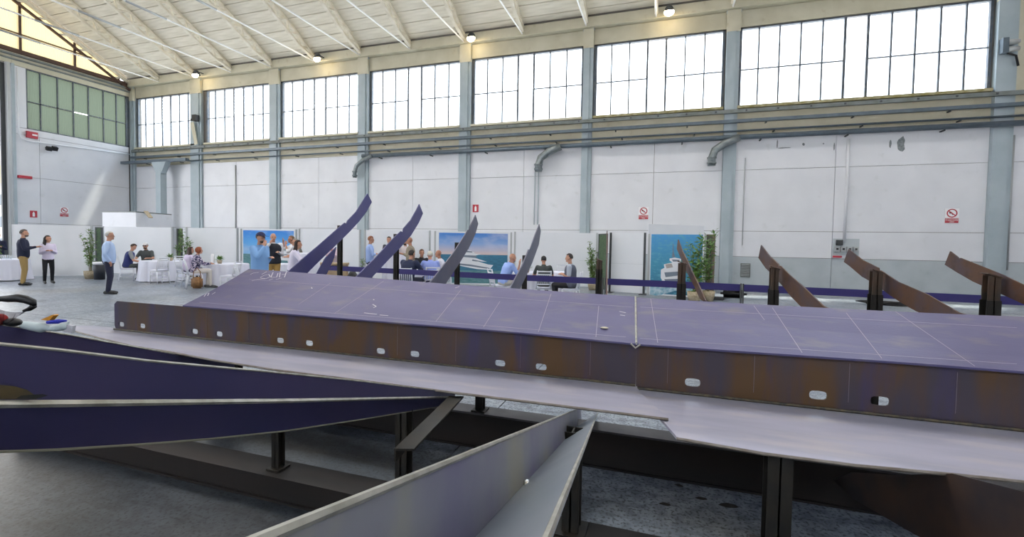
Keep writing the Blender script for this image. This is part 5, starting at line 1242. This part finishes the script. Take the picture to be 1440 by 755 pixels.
# left frame (large, runs across the lower left)
Zr, xr = 2.9, 612
tp = [(-160, 470), (0, 486), (83, 494), (208, 509), (300, 517), (400, 526), (500, 536), (612, 549.5), (640, 553)]
md = [(-160, 564), (0, 562), (83, 562), (208, 561.5), (300, 561), (400, 560.5), (500, 559), (612, 557), (640, 557)]
bt = [(-160, 640), (0, 635), (83, 632), (208, 624), (300, 616.5), (400, 606), (500, 591), (612, 572.5), (640, 568)]
nfl = empty('near_frame_group', (0, 0, 0)) if False else None
A = [zpt(x, y, Zr, xr) for x, y in tp]; Mi = [zpt(x, y, Zr, xr) for x, y in md]; Bo = [O + (zpt(x, y, Zr, xr)-O)*1.05 for x, y in bt]
strip((A, Mi), 0.010, 'frame_web', blue_m); strip((Mi, Bo), 0.010, 'frame_web', blue_m)
side = Vector((RT.x, RT.y, 0)).normalized()
camside = [(O-p).normalized() for p in Mi]
E1 = [p + Vector((0.012, -0.035, 0.004))*min(1, (p-O).length) for p in Mi]; strip((Mi, E1), 0.009, 'frame_flange', edge_m)
bm = B(); tube(bm, [p + Vector((0, 0, 0.003)) for p in A], 0.0035, 6); finish('cut_edge', bm, edge_m, hull, world=True)
bm = B(); tube(bm, [p + Vector((0, 0, 0.0)) for p in Bo], 0.003, 6); finish('cut_edge', bm, mat('dull_edge', (0.22, 0.21, 0.15), 0.6), hull, world=True)
# heat tint and grinding mark on the near left frame
def tint(pts, m, name, f=0.997):
    P_ = [O + (zpt(x, y, Zr, xr)-O)*f for x, y in pts]; bm = B(); prism(bm, P_, (O-P_[0]).normalized()*0.0008); finish(name, bm, m, hull, world=True)
tint([(-60, 561), (-60, 546), (0, 541), (20, 543), (38, 548), (48, 555), (52, 561)], mat('heat_tint', (0.050, 0.036, 0.020), 0.5, 0.2, c2=(0.085, 0.060, 0.022), scale=30), 'heat_tint')
tint([(22, 560.6), (30, 556), (44, 555), (60, 554), (68, 556), (58, 559), (50, 560.8)], mat('burn_mark', (0.006, 0.008, 0.006), 0.6), 'burn_mark', 0.995)
# farther left frame behind it
Zr2, xr2 = 3.75, 250
tp2 = [(-200, 425), (0, 456.5), (104, 472.5), (150, 481), (203, 490.5), (250, 499), (330, 512)]
bt2 = [(x, y+(92 if x < 100 else 60)) for x, y in tp2]
A2 = [zpt(x, y, Zr2, xr2) for x, y in tp2]; B2 = [zpt(x, y, Zr2, xr2) for x, y in bt2]
strip((A2, B2), 0.012, 'frame_web', blue_m)
bm = B(); tube(bm, [p + Vector((0, 0, 0.002)) for p in A2], 0.006, 6); finish('cut_edge', bm, edge_m, hull, world=True)
# near frame in the bottom centre
Zr3 = 2.68
def z3(x, y, dz=0): return atd(x, y, Zr3*48/(848-x)) if x != 800 else atd(x, y, Zr3)
ta = [atd(848-48*s, 560+20*s, Zr3/s) for s in (0.65, 1.0, 1.6, 2.5, 4.0, 6.5, 9.0, 11.5)]
ja = [atd(848-46*s, 560+50*s, Zr3/s) for s in (0.65, 1.0, 1.6, 2.5, 4.0, 6.5, 9.0, 11.5)]
oa = [atd(848-11.5*s, 562+28*s, Zr3/s) for s in (0.65, 1.0, 1.6, 2.5, 4.0, 6.5, 9.0, 11.5)]
strip((ta, ja), -0.007, 'frame_web', nearf_m); strip((ja, oa), -0.006, 'frame_flange', nearfl_m)
bm = B(); tube(bm, [p + Vector((0, 0, 0.001)) for p in ta], 0.0042, 6); finish('cut_edge', bm, edge_m, hull, world=True)
bm = B(); tube(bm, [oa[i] for i in range(len(oa))], 0.004, 6); finish('cut_edge', bm, edge_m, hull, world=True)
q = ja[3].lerp(oa[3], 0.08); bm = B(); ball(bm, q+Vector((0, 0, 0.004)), (0.008, 0.012, 0.006), 8); finish('weld_tack', bm, mat('bright_weld', (0.8, 0.8, 0.8), 0.25, 0.9), hull, world=True)
# stub bar on the second near post
bm = B(); l1 = [atd(848-250*s, 336+240*s*0.96, 2.87*196/(250*s)*0.98) for s in (0.55, 0.8, 1.0, 1.155)]
sa = [zpt(x, y, 2.87, 652) for x, y in ((652, 557), (625, 586), (600, 612), (582, 631))]
sb = [p + Vector((-0.085, -0.03, 0.0)) for p in sa]; strip((sa, sb), 0.01, 'stub_bar', post_m)
sc_ = [p + Vector((0, 0, -0.06)) for p in sb]; strip((sb, sc_), 0.008, 'stub_bar', post_m)
# dark frame at the lower right
Zr5 = 1.92
def z5(x, y): return atd(x, y, Zr5*493/(x-848))
pts5 = [z5(x, y) for x, y in ((1341, 666), (1440, 691), (1560, 728), (1700, 780), (1700, 990), (1560, 890), (1420, 815), (1291, 752), (1202, 701), (1175, 676), (1200, 664), (1260, 668))]
c5 = sum((p for p in pts5), Vector())/len(pts5); nn = (pts5[3]-pts5[0]).cross(Vector((0, 0, 1))).normalized(); pts5 = [p - nn*((p-c5).dot(nn)) for p in pts5]
bm = B(); prism(bm, pts5, nn*0.01); finish('frame_web', bm, mat('dark_rusty_plate', (0.060, 0.031, 0.017), 0.6, 0.2, c2=(0.016, 0.012, 0.016), scale=3, detail=6), hull, world=True)
# near posts and floor beams
def floor_beam(x0, x1, y0, y1, h, label, m, tm=None):
    t = empty('floor_beam', ((x0+x1)/2, (y0+y1)/2, 0), label=label, cat='beam')
    bm = B(); box(bm, (x0, y0, 0), (x1, y1, 0.014)); finish('bottom_flange', bm, m, t, world=True)
    bm = B(); box(bm, (x0, y0+0.02, 0.014), (x1, y0+0.04, h-0.014)); box(bm, (x0, y1-0.05, 0.014), (x1, y1-0.03, h-0.014)); finish('beam_web', bm, m, t, world=True)
    bm = B(); box(bm, (x0, y0, h-0.014), (x1, y1, h)); finish('top_flange', bm, tm or m, t, world=True)
floor_beam(-4.9, 3.8, 2.20, 2.40, 0.16, 'rusty brown floor beam under the near row of posts', beam_m)
floor_beam(-4.9, 3.8, 3.33, 3.50, 0.28, 'dark deep floor beam under the hull section, farther from the camera', beam_m, gbeam_m)
floor_beam(-4.9, 3.8, 5.20, 5.40, 0.10, 'low floor beam under the rear row of posts', beam_m) if False else None
NP = [(388, 660, 0.055, 'under the left blue frame'), (573, 690, 0.072, 'under the short stub bar'), (805, 740, 0.085, 'beside the bottom centre frame')]
for px, py_, w_, lb in NP:
    q = atz(px, py_, 0.16); hpost(q.x, 2.30, 0.16, FZ-0.02 if px != 388 else 0.66, w_, 'dark near steel post %s' % lb)
q = atY(1105, 700, 2.30); hpost(q.x, 2.46, 0.16, FZ-0.04, 0.105, 'thick dark near steel post under the right bottom plate')
q = atY(183, 640, 2.3); hpost(q.x, 2.30, 0.16, 0.50, 0.035, 'short thin steel post at the left end of the near floor beam', m=gbeam_m)
q = atz(675, 577, 0.28); hpost(q.x, 3.40, 0.28, FZ-0.02, 0.062, 'small dark steel post on the far floor beam')
q = atz(1290, 600, 0.28); 
for x, lb in ((-3.9, 'left of the short stub bar'), (2.4, 'under the right bottom plate')): hpost(x, 3.40, 0.28, FZ-0.02, 0.062, 'steel post on the far floor beam, %s' % lb, m=post_m)

# ================================================================== BELT BARRIER, BAG, CABLES
def belt(pts, z, label, hgt=0.115):
    t = empty('barrier_belt', (pts[0].x, pts[0].y, 0), label=label, cat='barrier')
    bm = B(); n = len(pts)
    for a, b in zip(pts, pts[1:]): 
        d = (b-a).normalized(); s = Vector((-d.y, d.x, 0))*0.003
        v = [bm.verts.new(p) for p in (a-s+Vector((0, 0, -hgt/2)), b-s+Vector((0, 0, -hgt/2)), b-s+Vector((0, 0, hgt/2)), a-s+Vector((0, 0, hgt/2)), a+s+Vector((0, 0, -hgt/2)), b+s+Vector((0, 0, -hgt/2)), b+s+Vector((0, 0, hgt/2)), a+s+Vector((0, 0, hgt/2)))]
        for f in ((0, 1, 2, 3), (7, 6, 5, 4), (0, 4, 5, 1), (3, 2, 6, 7), (0, 3, 7, 4), (1, 5, 6, 2)): bm.faces.new([v[i] for i in f])
    finish('belt', bm, belt_m, t, world=True)
    for p in (pts[0], pts[-1]):
        bm = B(); tube(bm, [(p.x, p.y, 0.02), (p.x, p.y, z+0.07)], 0.014, 10); finish('stanchion_post', bm, dkgrey_m, t, smooth=True, world=True)
        bm = B(); lathe(bm, [(0.13, 0), (0.13, 0.02), (0.03, 0.035)], 18, (p.x, p.y, 0)); finish('stanchion_base', bm, dkgrey_m, t, smooth=True, world=True)
bz = 0.95
def bp(x, y): return atz(x, y, bz)
belt([bp(452, 376.2), bp(560, 381.5), bp(703, 389), bp(848, 395.6)], bz, 'navy barrier belt stretched in front of the seated guests')
belt([bp(851, 395.8), bp(950, 400), bp(1042, 404.5)], bz, 'navy barrier belt stretched past the aerial yacht poster')
belt([bp(1045, 404.8), bp(1200, 412), bp(1345, 419), bp(1460, 424.5)], bz, 'navy barrier belt stretched behind the rusty frames at right')
q = fl0(1031, 418.5); t = empty('black_bag', q, label='black duffel bag lying on the floor behind the belt', cat='bag')
bm = B(); cbox(bm, (0, 0, 0.13), (0.75, 0.35, 0.24)); bmesh.ops.bevel(bm, geom=list(bm.edges), offset=0.09, segments=3, affect='EDGES'); finish('bag_body', bm, black_m, t, smooth=True)
bm = B(); tube(bm, [(-0.2, -0.1, 0.22), (-0.1, -0.12, 0.32), (0.1, -0.12, 0.32), (0.2, -0.1, 0.22)], 0.015, 6); finish('bag_handle', bm, dkgrey_m, t, smooth=True)
q = fl0(1250, 429); bm = B(); rnd = random.Random(3)
for j in range(4):
    pts = [Vector((math.cos(a*0.5)*(0.5+0.1*j)+rnd.uniform(-0.05, 0.05), math.sin(a*0.5)*0.25+rnd.uniform(-0.04, 0.04), 0.02+0.02*j)) for a in range(12)]; tube(bm, pts, 0.018, 6)
o = finish('cable_coil', bm, black_m, smooth=True); o.location = q; tag(o, 'tangled black cables lying on the floor below the third rusty frame', 'cable')
q = fl0(1009, 421.5); bm = B(); cbox(bm, (0, 0, 0.05), (0.35, 0.25, 0.1)); bmesh.ops.bevel(bm, geom=list(bm.edges), offset=0.02, segments=2, affect='EDGES'); o = finish('equipment_case', bm, dkgrey_m); o.location = q; tag(o, 'small dark case on the floor at the foot of the mesh screen', 'case')

# ================================================================== WELDING GEAR LYING ON THE PLATE
def on(x, y, z): return atz(x, y, z)
hz = 0.985
base_ = atd(40, 470, 2.5)
# helmet with clear visor
t = empty('welding_helmet', atd(22, 452, 2.35), math.radians(25), label='welding helmet with black headband and clear grey visor at the left edge', cat='helmet')
def hp_(x, y, Z=2.35): return atd(x, y, Z)
bm = B(); tube(bm, [hp_(-14, 422), hp_(0, 420), hp_(12, 420), hp_(24, 419), hp_(36, 421), hp_(46, 425), hp_(49, 430)], [0.012, 0.014, 0.018, 0.021, 0.020, 0.018, 0.008], 10); finish('headband', bm, black_m, t, smooth=True, world=True)
bm = B(); tube(bm, [hp_(48, 430), hp_(42, 434), hp_(33, 437)], [0.014, 0.012, 0.006], 8); finish('side_arm', bm, black_m, t, smooth=True, world=True)
bm = B(); U = []
for i in range(9):
    f = i/8; a = hp_(-18+65*f, 427+10*math.sin(f*math.pi*0.9)+4*f, 2.35-0.10*math.sin(f*math.pi)); b_ = hp_(-20+52*f, 455+6*math.sin(f*3)-18*f*f+0.5, 2.35-0.12*math.sin(f*math.pi)); U.append((a, b_))
vv = [(bm.verts.new(a), bm.verts.new(b_)) for a, b_ in U]
for p_, q_ in zip(vv, vv[1:]): bm.faces.new((p_[0], q_[0], q_[1], p_[1]))
bmesh.ops.solidify(bm, geom=list(bm.faces), thickness=0.004); finish('visor', bm, visor_m, t, smooth=True, world=True)
bm = B(); ball(bm, hp_(18, 453, 2.42), (0.06, 0.03, 0.022), 12); finish('chin_piece', bm, black_m, t, smooth=True, world=True)
bm = B(); ball(bm, hp_(0, 449, 2.42), (0.035, 0.03, 0.03), 12); finish('red_strap', bm, mat('red_cloth', (0.50, 0.03, 0.03), 0.7), t, smooth=True, world=True)
Zg = 2.75
t = empty('work_gloves', atd(60, 462, Zg), label='crumpled pale blue work gloves lying at the plate end beside the helmet', cat='glove')
bm = B(); capsule(bm, atd(34, 457, Zg), atd(58, 461, Zg), 0.024, 0.030); capsule(bm, atd(58, 459, Zg), atd(72, 463, Zg), 0.024, 0.014); capsule(bm, atd(76, 462, Zg), atd(92, 459, Zg), 0.018, 0.024); capsule(bm, atd(92, 458, Zg), atd(98, 452, Zg), 0.012, 0.006); remesh(bm, 'glove_cloth', mat('pale_blue_cloth', (0.50, 0.58, 0.60), 0.8), t, 0.008).location = -Vector(t.location)
bm = B(); beam(bm, atd(92, 461, Zg), atd(104, 463, Zg), 0.02, 0.045, (0, 0, 1)); finish('label_patch', bm, mat('patch_white', (0.55, 0.55, 0.60), 0.7), t, world=True)
bm = B(); q0 = atd(57, 449.5, Zg); q1 = atd(74, 442.5, Zg); q2 = atd(76, 443.5, Zg); q3 = atd(69, 451, Zg)
prism(bm, [q0, q1, q2, q3], _fw*0.03); tag(finish('orange_wedge', bm, mat('orange_plastic', (0.62, 0.26, 0.015), 0.5)), 'orange wedge-shaped tool sticking up behind the gloves', 'wedge')
bm = B(); capsule(bm, atd(68, 453, Zg), atd(82, 452, Zg), 0.011, 0.013); capsule(bm, atd(82, 451.5, Zg), atd(93, 451, Zg), 0.012, 0.005); tag(finish('blue_cloth', bm, mat('royal_blue', (0.02, 0.03, 0.45), 0.6), smooth=True), 'royal blue rag lying on top of the pale gloves', 'rag')
# fallen leaves and scraps on the floor, foreground
rnd = random.Random(11)
for i, (x, y, s) in enumerate(((935, 709, 0.05), (985, 701, 0.05), (1026, 711, 0.075), (955, 683, 0.04))):
    q = fl0(x, y); bm = B(); n = 7
    ring = [bm.verts.new((math.cos(6.283*k/n)*s*rnd.uniform(0.5, 1), math.sin(6.283*k/n)*s*0.5*rnd.uniform(0.5, 1), 0.001)) for k in range(n)]; c = bm.verts.new((0, 0, 0.012))
    for k in range(n): bm.faces.new((ring[k], ring[(k+1) % n], c))
    bm.faces.new(ring[::-1])
    o = finish('dirt_flake', bm, mat('dirt', (0.03, 0.025, 0.02), 0.9)); o.location = q; tag(o, ('%s dark dirt flake on the concrete left of the thick near post' % ('small pointed', 'small second', 'largest, rightmost', 'tiny farthest')[i]), 'dirt', 'dirt flakes on the floor')
